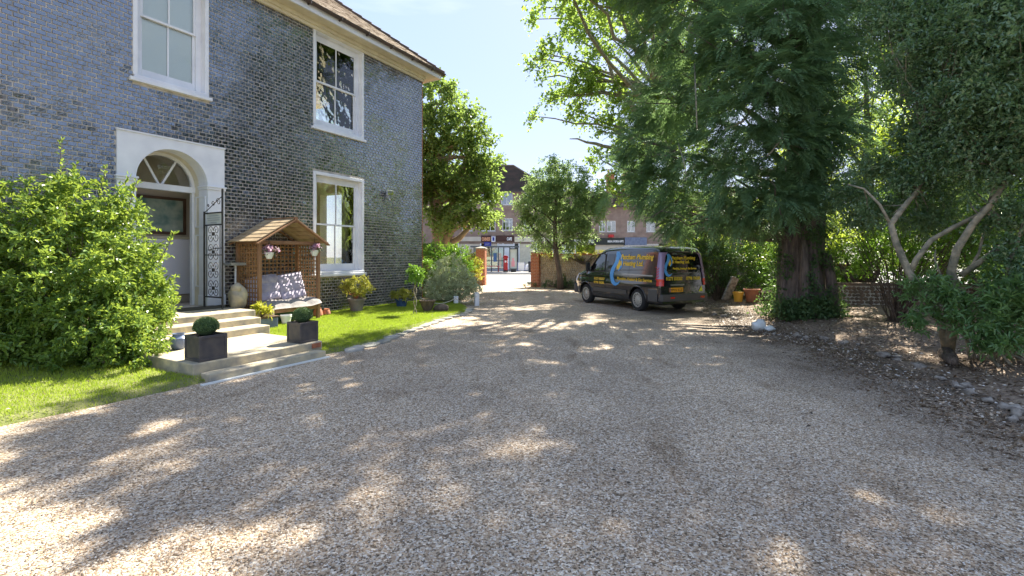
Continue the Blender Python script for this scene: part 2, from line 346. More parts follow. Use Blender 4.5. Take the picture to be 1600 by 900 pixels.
def gravelmat():
    m = bpy.data.materials.new('gravel'); m.use_nodes = True; t = m.node_tree; b = t.nodes['Principled BSDF']; L = t.links.new
    b.inputs['Roughness'].default_value = .85; b.inputs['Specular IOR Level'].default_value = .25
    tcn = t.nodes.new('ShaderNodeTexCoord'); P = tcn.outputs['Object']
    wn = t.nodes.new('ShaderNodeTexNoise'); wn.inputs['Scale'].default_value = 35; L(P, wn.inputs['Vector'])
    wm = t.nodes.new('ShaderNodeMix'); wm.data_type = 'RGBA'; wm.blend_type = 'LINEAR_LIGHT'; wm.inputs[0].default_value = .012; L(P, wm.inputs[6]); L(wn.outputs['Color'], wm.inputs[7])
    v = t.nodes.new('ShaderNodeTexVoronoi'); v.inputs['Scale'].default_value = 84; v.inputs['Randomness'].default_value = 1; L(wm.outputs[2], v.inputs['Vector'])
    sp = t.nodes.new('ShaderNodeSeparateColor'); L(v.outputs['Color'], sp.inputs[0])
    r = t.nodes.new('ShaderNodeValToRGB'); els = r.color_ramp.elements
    stops = [(0, (.10, .077, .052)), (.2, (.25, .188, .130)), (.42, (.44, .333, .232)), (.62, (.57, .465, .340)), (.8, (.51, .465, .41)), (1, (.88, .81, .69))]
    els[0].position = 0; els[0].color = (*stops[0][1], 1); els[1].position = 1; els[1].color = (*stops[-1][1], 1)
    for p, c in stops[1:-1]:
        e = els.new(p); e.color = (*c, 1)
    L(sp.outputs[0], r.inputs[0])
    # large soft variation and dirt towards the bed
    n = t.nodes.new('ShaderNodeTexNoise'); n.inputs['Scale'].default_value = .55; n.inputs['Detail'].default_value = 6; L(P, n.inputs['Vector'])
    r2 = t.nodes.new('ShaderNodeValToRGB'); r2.color_ramp.elements[0].position = .35; r2.color_ramp.elements[0].color = (.84, .80, .76, 1); r2.color_ramp.elements[1].position = .65; r2.color_ramp.elements[1].color = (1.15, 1.1, 1.03, 1)
    L(n.outputs['Fac'], r2.inputs[0])
    mu = t.nodes.new('ShaderNodeMix'); mu.data_type = 'RGBA'; mu.blend_type = 'MULTIPLY'; mu.inputs[0].default_value = 1; L(r.outputs[0], mu.inputs[6]); L(r2.outputs[0], mu.inputs[7])
    n5 = t.nodes.new('ShaderNodeTexNoise'); n5.inputs['Scale'].default_value = 2.6; n5.inputs['Detail'].default_value = 5; mp5 = t.nodes.new('ShaderNodeMapping'); mp5.inputs['Scale'].default_value = (.85, .32, 1); mp5.inputs['Rotation'].default_value = (0, 0, .12); L(P, mp5.inputs[0]); L(mp5.outputs[0], n5.inputs['Vector'])
    r5 = t.nodes.new('ShaderNodeValToRGB'); r5.color_ramp.elements[0].position = .27; r5.color_ramp.elements[0].color = (.62, .58, .53, 1); r5.color_ramp.elements[1].position = .43; r5.color_ramp.elements[1].color = (1, 1, 1, 1); L(n5.outputs['Fac'], r5.inputs[0])
    m5 = t.nodes.new('ShaderNodeMix'); m5.data_type = 'RGBA'; m5.blend_type = 'MULTIPLY'; m5.inputs[0].default_value = 1; L(mu.outputs[2], m5.inputs[6]); L(r5.outputs[0], m5.inputs[7])
    # soil worked into the gravel near the tree side (x large)
    sx = t.nodes.new('ShaderNodeSeparateXYZ'); L(P, sx.inputs[0])
    n4 = t.nodes.new('ShaderNodeTexNoise'); n4.inputs['Scale'].default_value = 1.4; n4.inputs['Detail'].default_value = 8; L(P, n4.inputs['Vector'])
    ma = t.nodes.new('ShaderNodeMath'); ma.operation = 'MULTIPLY_ADD'; ma.inputs[1].default_value = 3.2; L(n4.outputs['Fac'], ma.inputs[0]); L(sx.outputs[0], ma.inputs[2])
    mr = t.nodes.new('ShaderNodeMapRange'); mr.inputs[1].default_value = 4.6; mr.inputs[2].default_value = 7.0; mr.inputs[3].default_value = 0; mr.inputs[4].default_value = .8; L(ma.outputs[0], mr.inputs[0])
    m3 = t.nodes.new('ShaderNodeMix'); m3.data_type = 'RGBA'; m3.inputs[7].default_value = (.075, .055, .042, 1); L(mr.outputs[0], m3.inputs[0]); L(m5.outputs[2], m3.inputs[6]); L(m3.outputs[2], b.inputs['Base Color'])
    ds = t.nodes.new('ShaderNodeMath'); ds.operation = 'SUBTRACT'; ds.inputs[0].default_value = 1; L(v.outputs['Distance'], ds.inputs[1])
    bp = t.nodes.new('ShaderNodeBump'); bp.inputs['Strength'].default_value = .6; bp.inputs['Distance'].default_value = .015
    L(ds.outputs[0], bp.inputs['Height']); L(bp.outputs[0], b.inputs['Normal'])
    MATS['gravel'] = m
gravelmat()
def stonemat():
    m = bpy.data.materials.new('loose_gravel'); m.use_nodes = True; t = m.node_tree; b = t.nodes['Principled BSDF']; L = t.links.new
    b.inputs['Roughness'].default_value = .8
    a = t.nodes.new('ShaderNodeAttribute'); a.attribute_name = 'rnd'
    r = t.nodes.new('ShaderNodeValToRGB'); els = r.color_ramp.elements
    els[0].color = (.08, .065, .055, 1); els[1].color = (.85, .80, .73, 1)
    for p, c in [(.25, (.27, .198, .135)), (.5, (.46, .345, .24)), (.7, (.58, .48, .355)), (.87, (.52, .48, .43))]:
        e = els.new(p); e.color = (*c, 1)
    L(a.outputs['Fac'], r.inputs[0]); L(r.outputs[0], b.inputs['Base Color']); MATS['loose_gravel'] = m
stonemat()
leafmat('grass_blade', (.24, .32, .03), (.40, .46, .06), (.50, .46, .16), trans=.4, tcol=(.45, .65, .04))
leafmat('laurel_leaf', (.08, .165, .035), (.20, .31, .07), (.44, .44, .15), rough=.3, trans=.42, tcol=(.45, .55, .06))
leafmat('yew_leaf', (.075, .155, .085), (.18, .30, .13), (.25, .36, .13), rough=.55, trans=.42, tcol=(.30, .46, .15))
leafmat('syc_leaf', (.09, .17, .03), (.18, .27, .045), (.26, .32, .06), trans=.55, tcol=(.50, .68, .10))
leafmat('plane_leaf', (.11, .18, .045), (.21, .29, .07), (.28, .30, .08), trans=.5, tcol=(.40, .55, .11))
leafmat('olive_leaf', (.13, .21, .08), (.23, .33, .12), (.33, .40, .17), trans=.45, tcol=(.55, .74, .24))
leafmat('holly_leaf', (.08, .165, .09), (.18, .28, .14), (.32, .40, .13), rough=.22, trans=.35, tcol=(.35, .5, .10), spec=.8)
leafmat('back_leaf', (.09, .17, .03), (.18, .29, .05), (.30, .38, .06), trans=.6, tcol=(.75, .9, .10))
leafmat('dark_leaf', (.045, .10, .045), (.10, .17, .065), (.16, .24, .07), trans=.4, tcol=(.2, .34, .06))
leafmat('hedge_leaf', (.09, .20, .03), (.19, .34, .05), (.25, .36, .05), rough=.3, trans=.35, tcol=(.35, .60, .05))
leafmat('gold_leaf', (.26, .30, .03), (.45, .45, .05), trans=.4, tcol=(.7, .7, .08))
leafmat('pale_leaf', (.36, .42, .24), (.56, .60, .38), (.22, .29, .14), trans=.25, tcol=(.6, .65, .3))
leafmat('box_leaf', (.04, .09, .03), (.10, .17, .06), (.16, .25, .08), trans=.15)
leafmat('shrub_leaf', (.20, .24, .03), (.38, .36, .06), (.45, .28, .10), trans=.35, tcol=(.6, .6, .1))
leafmat('litter_leaf', (.09, .055, .032), (.20, .135, .08), (.36, .26, .17), trans=.1, tcol=(.3, .2, .1))
leafmat('flower_mix', (.55, .25, .45), (.78, .65, .72), (.45, .12, .2), trans=.3, tcol=(.8, .5, .6))

# ------------------------------------------------------------------ ground
def sheet(name, pts, z, m):
    b = MB(); b.add([(x, y, z) for x, y in pts], [tuple(range(len(pts)))]); return tag(b.build(name, m), kind='structure')
sheet('ground', [(-500, -500), (500, -500), (500, 500), (-500, 500)], -.03, 'meadow')
sheet('gravel_drive', [(-9, -9), (10.5, -9), (10.5, 12), (9.5, 15), (4, 24), (1.4, 26.6), (1.0, 27.6), (-2.2, 27.6), (-4, 24), (-4, 16), (-9, 6)], 0.0, 'gravel')
sheet('road', [(-90, 27.5), (90, 27.5), (90, 41), (-90, 41)], -.004, 'asphalt')
b = MB(); b.box(-90, 90, 41.14, 52.5, -.02, .12); tag(b.build('far_pavement', 'pavement'), kind='structure')
b = MB()
for i in range(60): b.box(-30+i*.92, -30+i*.92+.91, 41.0, 41.135, -.02, .125)
tag(b.build('kerb', 'kerb_stone'), kind='structure')

# raised planting bed on the right
EDGE = [(-9, 4.6), (0, 4.7), (3.5, 4.8), (4.74, 5.0), (6.2, 5.35), (8.5, 5.75), (10.3, 5.5), (12, 6.0), (14.6, 6.9), (18, 6.0), (21, 4.6), (23, 2.6), (24.6, 1.6)]
def edge_x(y): return float(np.interp(y, [p[0] for p in EDGE], [p[1] for p in EDGE]))
def bed_h(x, y):
    d = x-edge_x(y); t = min(1, max(0, (d+.25)/2.4)); t = t*t*(3-2*t)
    return -.02 + .17*t + (.02*math.sin(x*5.1)*math.sin(y*4.3) + .012*math.sin(x*13+y*9) if d > 0 else 0)
gx = np.arange(1.0, 24, .14); gy = np.arange(-9, 24.4, .16)
V = [(x, y, bed_h(x, y)) for y in gy for x in gx]; nx = len(gx)
F = [(j*nx+i, j*nx+i+1, (j+1)*nx+i+1, (j+1)*nx+i) for j in range(len(gy)-1) for i in range(nx-1)]
tag(npmesh('planting_bed', V, F, 'soil', smooth=True), kind='structure')

rng = np.random.default_rng(11)
# loose gravel stones standing proud of the sheet near the camera
def pebbles(name, X, Y, Z, s, m, rng):
    oc = np.array([(1,0,0),(0,1,0),(-1,0,0),(0,-1,0),(0,0,1),(0,0,-1)], float); of = np.array([(0,1,4),(1,2,4),(2,3,4),(3,0,4)])
    n = len(X); a = rng.random(n)*2*PI; sc = np.stack([s*rng.uniform(.7, 1.4, n), s*rng.uniform(.6, 1, n), s*rng.uniform(.4, .8, n)], 1)
    v = oc[None]*sc[:, None]*rng.uniform(.8, 1.2, (n, 6, 1)); ca, sa = np.cos(a)[:, None], np.sin(a)[:, None]
    v = np.stack([v[..., 0]*ca-v[..., 1]*sa, v[..., 0]*sa+v[..., 1]*ca, v[..., 2]], -1) + np.stack([X, Y, Z], 1)[:, None]
    v[:, 4, :2] += rng.normal(0, .3, (n, 2))*s[:, None]
    F = (np.arange(n)*6)[:, None, None] + of[None]
    return npmesh(name, v.reshape(-1, 3), F.reshape(-1, 3), m, rnd=np.repeat(np.clip(rng.random(n), 0, 1), 4), kind='stuff')
n = 70000; d = 1.9 + 7.5*rng.random(n)**1.35; X = rng.uniform(-1.12, 1.12, n)*d
ex = np.interp(d, [p[0] for p in EDGE], [p[1] for p in EDGE])
lawnx = np.interp(d, [0, 4.42, 6.01, 6.2, 7.6, 8.6, 9.9], [-6.8, -4.75, -3.8, -3.6, -2.75, -2.35, -2.2])
k = (X < ex-.1) & (X > lawnx); X, d = X[k], d[k]
o = pebbles('gravel_stones', X, d, np.full(len(X), .002), rng.uniform(.0036, .0068, len(X)), 'loose_gravel', rng)

# ------------------------------------------------------------------ house (local frame: x along the facade, y inwards)
HO = (-3.0, 15.8); HA = R(60.72)
def HW(x, y, z=0): return (HO[0]+x*math.cos(HA)-y*math.sin(HA), HO[1]+x*math.sin(HA)+y*math.cos(HA), z)
house = empty('brick_house', (HO[0], HO[1], 0), HA, 'two storey house of glossy black glazed bricks with white sash windows and arched door', 'house')
XL = -15.0
OPEN = [(-8.38, -6.49, .0, 3.87), (-4.25, -2.56, 1.06, 3.78), (-4.25, -2.56, 4.85, 7.46), (-8.13, -6.80, 4.82, 7.46), (-12.4, -10.7, 1.06, 3.78), (-12.4, -10.7, 4.85, 7.46)]
WT = 7.56
def cell_boxes(mb, x0, x1, z0, z1, y0, y1, opens):
    xs = sorted({x0, x1, *[o[0] for o in opens], *[o[1] for o in opens]}); zs = sorted({z0, z1, *[o[2] for o in opens], *[o[3] for o in opens]})
    for i in range(len(xs)-1):
        for j in range(len(zs)-1):
            cx, cz = (xs[i]+xs[i+1])/2, (zs[j]+zs[j+1])/2
            if any(o[0] < cx < o[1] and o[2] < cz < o[3] for o in opens): continue
            mb.box(xs[i], xs[i+1], y0, y1, zs[j], zs[j+1])
b = MB(); cell_boxes(b, XL, 0, 0, WT, .006, .30, OPEN)
wall = b.build('wall', 'mortar', house)
# glazed header bricks
bw, bh, mo = .118, .0665, .0115
bricks = []; rg = random.Random(3)
row = 0; z = .02
while z + bh < WT - .02:
    x = XL + (row % 2)*(bw+mo)/2
    while x + .03 < -.012:
        xa, xb = x, min(x+bw, -.004); cz = z+bh/2
        for o in OPEN:
            if o[2]-bh/2-.002 < cz < o[3]+bh/2+.002 and xa < o[1]+.004 and xb > o[0]-.004:
                if xa < o[0]-.03: xb = o[0]-.004
                elif xb > o[1]+.03: xa = o[1]+.004
                else: xb = xa
        if xb-xa > .02: bricks.append(((xa+xb)/2, cz, xb-xa))
        x += bw + mo
    z += bh + mo; row += 1
def brick_geo(rg, w_, sc=1):
    hw, hh, p, q = w_/2-.0015, bh/2-.0015, .011, .006
    return [(-hw, .012, -hh), (hw, .012, -hh), (hw, .012, hh), (-hw, .012, hh), (-hw+q*.5, -.004, -hh+q*.5), (hw-q*.5, -.004, -hh+q*.5), (hw-q*.5, -.004, hh-q*.5), (-hw+q*.5, -.004, hh-q*.5)]
BF = [(4, 5, 6, 7), (0, 1, 5, 4), (1, 2, 6, 5), (2, 3, 7, 6), (3, 0, 4, 7)]
# which bricks show largest: in frame and nearest
cand = []
for i, (cx, cz, wv) in enumerate(bricks):
    W_ = HW(cx, 0); px = 800+740*W_[0]/W_[1]; py = 400-740*(cz-1.6)/W_[1]
    if wv > bw-.001 and 4 < px < 480 and 4 < py < 330 and not (py > 255 and px < 215): cand.append((W_[1], i))
cand.sort(); single = {i for _, i in cand[:300]}
bm_ = bpy.data.meshes.new('brick'); bm_.from_pydata(brick_geo(rg, bw), [], BF); bm_.update(); bm_.materials.append(MATS['glazed_brick'])
V = []; F = []
for i, (cx, cz, wv) in enumerate(bricks):
    ax, az, ry, dy = rg.gauss(0, .036), rg.gauss(0, .022), rg.gauss(0, .008), rg.gauss(0, .0012)
    q_ = np.array([[cx, cz, 0.]]); ax += .085*float(fnoise(q_, 1.9, 2)[0]); az += .045*float(fnoise(q_, 2.6, 7)[0])
    if i in single:
        o = bpy.data.objects.new('brick', bm_); C.objects.link(o); o.parent = wall
        o.location = (cx, dy, cz); o.rotation_euler = (ax, ry, az)
    else:
        if cx < -10.9 and cz < 0.3: continue
        Mx = Matrix.Translation((cx, dy, cz)) @ (Matrix.Rotation(az, 4, 'Z') @ Matrix.Rotation(ry, 4, 'Y') @ Matrix.Rotation(ax, 4, 'X'))
        base = len(V); V += [tuple(Mx @ Vector(p)) for p in brick_geo(rg, wv)]; F += [tuple(base+j for j in f) for f in BF]
npmesh('bricks', V, F, 'glazed_brick', wall, kind='stuff')
# side and rear walls, floors inside
b = MB(); cell_boxes_side = [(1.0, 4.7, .8, 3.9), (1.0, 5.4, 4.7, 7.3), (5.6, 7.0, .9, 3.6)]  # hidden openings added in the end wall to let daylight into the rooms
ys = sorted({-.004, 9.0, 1.0, 4.7, 5.4, 5.6, 7.0}); zs = sorted({0, WT, .8, 3.9, 4.7, 7.3, .9, 3.6})
for i in range(len(ys)-1):
    for j in range(len(zs)-1):
        cy, cz = (ys[i]+ys[i+1])/2, (zs[j]+zs[j+1])/2
        if any(o[0] < cy < o[1] and o[2] < cz < o[3] for o in cell_boxes_side): continue
        b.box(.001, .022, ys[i], ys[i+1], zs[j], zs[j+1])
b.build('side_wall', 'red_brick', house)
b = MB()
for i in range(len(ys)-1):
    for j in range(len(zs)-1):
        cy, cz = (max(ys[i], .3)+ys[i+1])/2, (zs[j]+zs[j+1])/2
        if ys[i+1] <= .3 or any(o[0] < cy < o[1] and o[2] < cz < o[3] for o in cell_boxes_side): continue
        b.box(-.28, .0, max(ys[i], .302), ys[i+1], zs[j], zs[j+1])
b.box(XL, -.29, 8.7, 9.0, 0, WT); b.box(XL, XL+.3, .302, 8.698, 0, WT)
b.build('rear_wall', 'interior_cream', house)
b = MB(); b.box(XL+.32, -.3, .31, 8.68, .3, .54); b.build('ground_floor', 'wood_dark', house)
b = MB(); b.box(XL+.32, -.3, .31, 8.68, 4.15, 4.4); b.build('upper_floor', 'interior_cream', house)
b = MB(); b.box(XL+.32, -.3, .31, 8.68, 7.5, 7.6); b.build('ceiling', 'interior_white', house)
b = MB(); b.box(-5.4, -5.25, 2.5, 6.0, .55, 4.14); b.box(-5.4, -5.25, .31, 2.499, 2.9, 4.14); b.box(-5.4, -5.25, .31, 6.0, 4.41, 7.49); b.box(-9.5, -9.35, .31, 6, .55, 4.14); b.box(-9.5, -9.35, .31, 6, 4.41, 7.49)  # gap near the front door added so room light reaches the hall
b.box(-5.24, -.3, 5.9, 6.0, 4.41, 7.49)
b.build('partition_wall', 'interior_cream', house)
# far wall of the front room with a picture rail, beam and a white sash window in it
b = MB(); cell_boxes(b, -5.24, -.3, .55, 4.14, 5.0, 5.12, [(-2.6, -1.2, 1.5, 3.2)]); b.build('room_wall', 'interior_cream', house)
b = MB(); b.box(-5.24, -.3, 4.78, 4.99, 3.35, 3.62); b.build('cornice', 'cream_paint', house)

def sash_window(x0, x1, z0, z1, blind=False, yb=.0):
    root = MB()
    # outer casing (parent part)
    c = .075; d0, d1 = -.022, .20
    root.box(x0, x0+c, d0, d1, z0+.13, z1); root.box(x1-c, x1, d0, d1, z0+.13, z1); root.box(x0+c, x1-c, d0, d1, z1-.08, z1)
    wn = root.build('window', 'white_paint', house, bevel=.006)
    f = MB(); iw = .10
    X0, X1, Z0, Z1 = x0+c, x1-c, z0+.13, z1-.08
    f.box(X0+.001, X0+iw, .13, .21, Z0, Z1); f.box(X1-iw, X1-.001, .13, .21, Z0, Z1); f.box(X0+iw, X1-iw, .13, .21, Z1-.12, Z1-.001)
    f.build('frame', 'white_paint', wn, bevel=.004)
    s = MB(); s.box(x0-.06, x1+.05, -.075, .12, z0, z0+.07); s.box(x0+.01, x1-.01, -.045, .12, z0+.072, z0+.13); s.build('sill', 'white_paint', wn, bevel=.008)
    a0, a1 = X0+iw+.001, X1-iw-.001; b0, b1 = Z0, Z1-.121; mid = (b0+b1)/2 + .03; st = .045
    for nm, y0, za, zb, bot in (('upper_sash', .14, mid, b1, .045), ('lower_sash', .178, b0, mid+.045, .20)):
        q = MB(); q.box(a0, a0+st, y0, y0+.035, za, zb); q.box(a1-st, a1, y0, y0+.035, za, zb)
        q.box(a0+st, a1-st, y0, y0+.035, za, za+bot); q.box(a0+st, a1-st, y0, y0+.035, zb-.045, zb)
        q.build(nm, 'white_paint', wn, bevel=.003)
        xm = (a0+a1)/2; q = MB(); q.box(xm-.014, xm+.014, y0+.003, y0+.033, za+bot, zb-.045); q.build('glazing_bar', 'white_paint', wn)
        for g0, g1 in ((a0+st, xm-.014), (xm+.014, a1-st)):
            q = MB(); q.box(g0+.001, g1-.001, y0+.015, y0+.019, za+bot+.001, zb-.046); q.build('pane', 'window_glass', wn)
    if blind:
        q = MB(); q.box(a0-.02, a1+.02, .225, .229, b0, b1+.08); q.build('blind', 'blind', wn)
    return wn
sash_window(*OPEN[1][:2], *OPEN[1][2:]); sash_window(*OPEN[2][:2], *OPEN[2][2:])
sash_window(*OPEN[3][:2], *OPEN[3][2:], blind=True); sash_window(*OPEN[4][:2], *OPEN[4][2:], blind=True); sash_window(*OPEN[5][:2], *OPEN[5][2:], blind=True)
# curtains of the front room
def curtain(x0, x1, z0, z1, y):
    b = MB(); n = 40; vs = []
    for i in range(n+1):
        t = i/n; yy = y + .035*math.sin(t*PI*9); vs += [(x0+(x1-x0)*t, yy, z0), (x0+(x1-x0)*t, yy, z1)]
    b.add(vs, [(2*i, 2*i+2, 2*i+3, 2*i+1) for i in range(n)]); return b.build('curtain', 'curtain', house, smooth=True)
curtain(-3.02, -2.62, .9, 3.72, .36); curtain(-4.3, -4.18, .9, 3.72, .36)
# white mantelpiece glimpsed upstairs
b = MB(); b.box(-3.6, -2.5, 5.5, 5.88, 4.42, 5.75); b.box(-3.7, -2.4, 5.4, 5.9, 5.76, 5.84); b.box(-2.4, -2.1, 5.6, 5.88, 4.42, 6.9); b.build('mantelpiece', 'white_paint', house, bevel=.01)
# rear sash window of the front room
b = MB()
b.box(-2.72, -2.6, 4.93, 5.16, 1.4, 3.3); b.box(-1.2, -1.08, 4.93, 5.16, 1.4, 3.3); b.box(-2.6, -1.2, 4.93, 5.16, 3.2, 3.3); b.box(-2.6, -1.2, 4.93, 5.16, 1.4, 1.5)
b.box(-2.6, -1.2, 5.0, 5.06, 2.33, 2.39); b.box(-1.92, -1.88, 5.005, 5.055, 1.5, 3.2); b.build('inner_window_frame', 'white_paint', house)

# arched door surround
DX, AR, SPZ = -7.46, .63, 3.05
sur = MB(); poly = []
n = 28; x0, x1, z0, z1 = -8.38, -6.49, 3.05, 3.87
def addarch(mb, r, ya, yb, xl, xr, zt):
    # spandrel: strip between the arch and the rectangle, as quads
    angs = [PI*i/n for i in range(n+1)]
    inner = [(DX + r*math.cos(a), SPZ + r*math.sin(a)) for a in angs]
    outer = []
    for a in angs:
        c_, s_ = math.cos(a), math.sin(a); t = 1e9
        if c_ > 1e-6: t = min(t, (xr-DX)/c_)
        if c_ < -1e-6: t = min(t, (xl-DX)/c_)
        if s_ > 1e-6: t = min(t, (zt-SPZ)/s_)
        outer.append((DX+t*c_, SPZ+t*s_))
    cor = [(xr, zt), (xl, zt)]
    for i in range(n):
        o0, o1 = outer[i], outer[i+1]; pl = [inner[i], o0]
        for cxz in cor:
            if (abs(o0[0]-cxz[0]) < 1e-6 and abs(o1[1]-cxz[1]) < 1e-6 and abs(o0[1]-o1[1]) > 1e-6) or (abs(o1[0]-cxz[0]) < 1e-6 and abs(o0[1]-cxz[1]) < 1e-6 and abs(o0[1]-o1[1]) > 1e-6): pl.append(cxz)
        pl += [o1, inner[i+1]]
        mb.prism(pl, lambda x, z: (x, ya, z), lambda x, z: (x, yb, z))
addarch(sur, AR, -.035, .30, x0, x1, z1)
sur.box(x0, DX-AR, -.035, .30, .56, 2.98); sur.box(DX+AR, x1, -.035, .30, .56, 2.98); sur.box(x0, DX-AR, -.034, .30, 2.98, 3.05); sur.box(DX+AR, x1, -.034, .30, 2.98, 3.05)
ds = sur.build('door_surround', 'white_paint', house)
b = MB()
for xa, xb in ((x0-.03, DX-AR+.03), (DX+AR-.03, x1+.03)):
    b.box(xa, xb, -.075, .31, 3.03, 3.065); b.box(xa+.012, xb-.012, -.06, .31, 2.985, 3.029)
b.build('impost_moulding', 'white_paint', ds, bevel=.006)
b = MB(); b.box(x0-.012, x1+.012, -.055, .0, 3.872, 3.90); b.build('top_moulding', 'white_paint', ds)
for xa, xb in ((x0-.02, DX-AR+.02), (DX+AR-.02, x1+.02)):
    b = MB(); b.box(xa, xb, -.06, .3, .56, .78); b.build('plinth_block', 'white_paint', ds, bevel=.008)
# deep reveal: barrel vault and panelled jambs
b = MB(); pts = []
for i in range(n):
    a0, a1 = PI*i/n, PI*(i+1)/n; r0, r1 = AR, AR+.06
    P4 = [(DX+r0*math.cos(a0), SPZ+r0*math.sin(a0)), (DX+r1*math.cos(a0), SPZ+r1*math.sin(a0)), (DX+r1*math.cos(a1), SPZ+r1*math.sin(a1)), (DX+r0*math.cos(a1), SPZ+r0*math.sin(a1))]
    b.prism(P4, lambda x, z: (x, .301, z), lambda x, z: (x, .62, z))
b.box(DX-AR-.06, DX-AR, .301, .62, .56, 3.05); b.box(DX+AR, DX+AR+.06, .301, .62, .56, 3.05)
b.build('reveal', 'cream_paint', ds, smooth='auto')
b = MB()
for sgn in (-1, 1):
    xa = DX+sgn*AR
    for za, zb in ((.95, 2.05), (2.2, 2.85)):
        for (y0_, y1_, z0_, z1_) in ((.05, .075, za, zb), (.40, .425, za, zb), (.076, .399, za, za+.025), (.076, .399, zb-.025, zb)):
            b.box(min(xa, xa-sgn*.012), max(xa, xa-sgn*.012), y0_, y1_, z0_, z1_)
b.build('jamb_panel', 'white_paint', ds)
# fanlight frame set back
fan = MB(); rf = .57
for i in range(n):
    a0, a1 = PI*i/n, PI*(i+1)/n
    P4 = [(DX+rf*math.cos(a0), SPZ+rf*math.sin(a0)), (DX+(AR-.001)*math.cos(a0), SPZ+(AR-.001)*math.sin(a0)), (DX+(AR-.001)*math.cos(a1), SPZ+(AR-.001)*math.sin(a1)), (DX+rf*math.cos(a1), SPZ+rf*math.sin(a1))]
    fan.prism(P4, lambda x, z: (x, .47, z), lambda x, z: (x, .56, z))
fan.box(DX-AR+.001, DX+AR-.001, .44, .58, 2.93, 3.05)
fan.box(DX-AR+.001, DX-AR+.05, .47, .56, .56, 2.93); fan.box(DX+AR-.05, DX+AR-.001, .47, .56, .56, 2.93)
fo = fan.build('fanlight', 'white_paint', house, smooth='auto')
for a in (60, 120):
    q = MB(); q.bar((DX+.06*math.cos(R(a)), .515, SPZ+.0), (DX+(rf+.01)*math.cos(R(a)), .515, SPZ+(rf+.01)*math.sin(R(a))), .035, .04); q.build('glazing_bar', 'white_paint', fo)
for k, (a, c_) in enumerate(((2, 59), (61, 119), (121, 178))):
    pl = [(DX+.03*math.cos(R((a+c_)/2)), SPZ+.012+.03*math.sin(R((a+c_)/2)))] + [(DX+rf*.995*math.cos(R(a+(c_-a)*i/8)), SPZ+rf*.995*math.sin(R(a+(c_-a)*i/8))) for i in range(9)]
    q = MB(); q.prism(pl, lambda x, z: (x, .51, z), lambda x, z: (x, .514, z)); q.build('pane', 'window_glass', fo)
# hall: inner walls
b = MB(); b.box(-9.34, -5.41, 1.45, 1.55, .55, 4.14); b.build('hall_wall', 'interior_brown', house)
b = MB(); b.box(-7.66, -5.41, 1.41, 1.448, .74, 1.98); b.build('dado_panel', 'interior_white', house)
b = MB(); b.box(-7.66, -5.41, 1.39, 1.449, 1.985, 2.03); b.build('dado_rail', 'cream_paint', house)
b = MB(); b.box(-7.95, -7.7, 1.36, 1.449, .55, 3.6); b.build('door_post', 'cream_paint', house)
b = MB(); b.box(-8.3, -6.55, .1, 1.3, .541, .556); b.build('hall_carpet', 'interior_brown', house)
# cornice, fascia, gutter
b = MB(); b.box(XL-.4, .42, -.42, .3, 7.56, 7.60); b.box(XL, .03, -.13, .0, 7.47, 7.558); b.box(XL, .03, -.07, .0, 7.40, 7.469)
b.box(.0245, .42, .302, 9.2, 7.56, 7.60)
b.build('soffit', 'cream_paint', house, bevel=.006)
b = MB(); b.box(XL-.4, .44, -.46, -.421, 7.55, 7.72); b.box(.4205, .45, -.42, 9.2, 7.55, 7.72); b.build('fascia', 'white_paint', house)
def half_gutter(a, bb, r, n=8):
    b = MB(); a = Vector(a); bb = Vector(bb); d = (bb-a).normalized(); s = Vector((d.y, -d.x, 0)); vs = []; 
    for P in (a, bb):
        for rr in (r, r-.008):
            for i in range(n+1):
                an = PI + PI*i/n; vs.append(P + s*rr*math.cos(an) + Vector((0, 0, rr*math.sin(an))))
    m = n+1; fs = []
    for i in range(n):
        fs.append((i, i+1, 2*m+i+1, 2*m+i)); fs.append((m+i, m+i+1, 3*m+i+1, 3*m+i)); fs.append((i, i+1, m+i+1, m+i)); fs.append((2*m+i, 2*m+i+1, 3*m+i+1, 3*m+i))
    fs.append((0, m, 3*m, 2*m)); fs.append((n, m+n, 3*m+n, 2*m+n)); b.add(vs, fs); return b
b = half_gutter((XL-.4, -.525, 7.74), (.53, -.525, 7.74), .065); g2 = half_gutter((.515, -.525, 7.741), (.515, 9.2, 7.741), .064); b.add(g2.v, g2.f)
for i in range(17): b.box(XL+i*.93, XL+i*.93+.03, -.595, -.455, 7.66, 7.755)
b.build('gutter', 'gutter_iron', house, smooth='auto')
b = MB(); b.tube([(.30, -.50, 7.68), (.30, -.42, 7.60)], .03); 
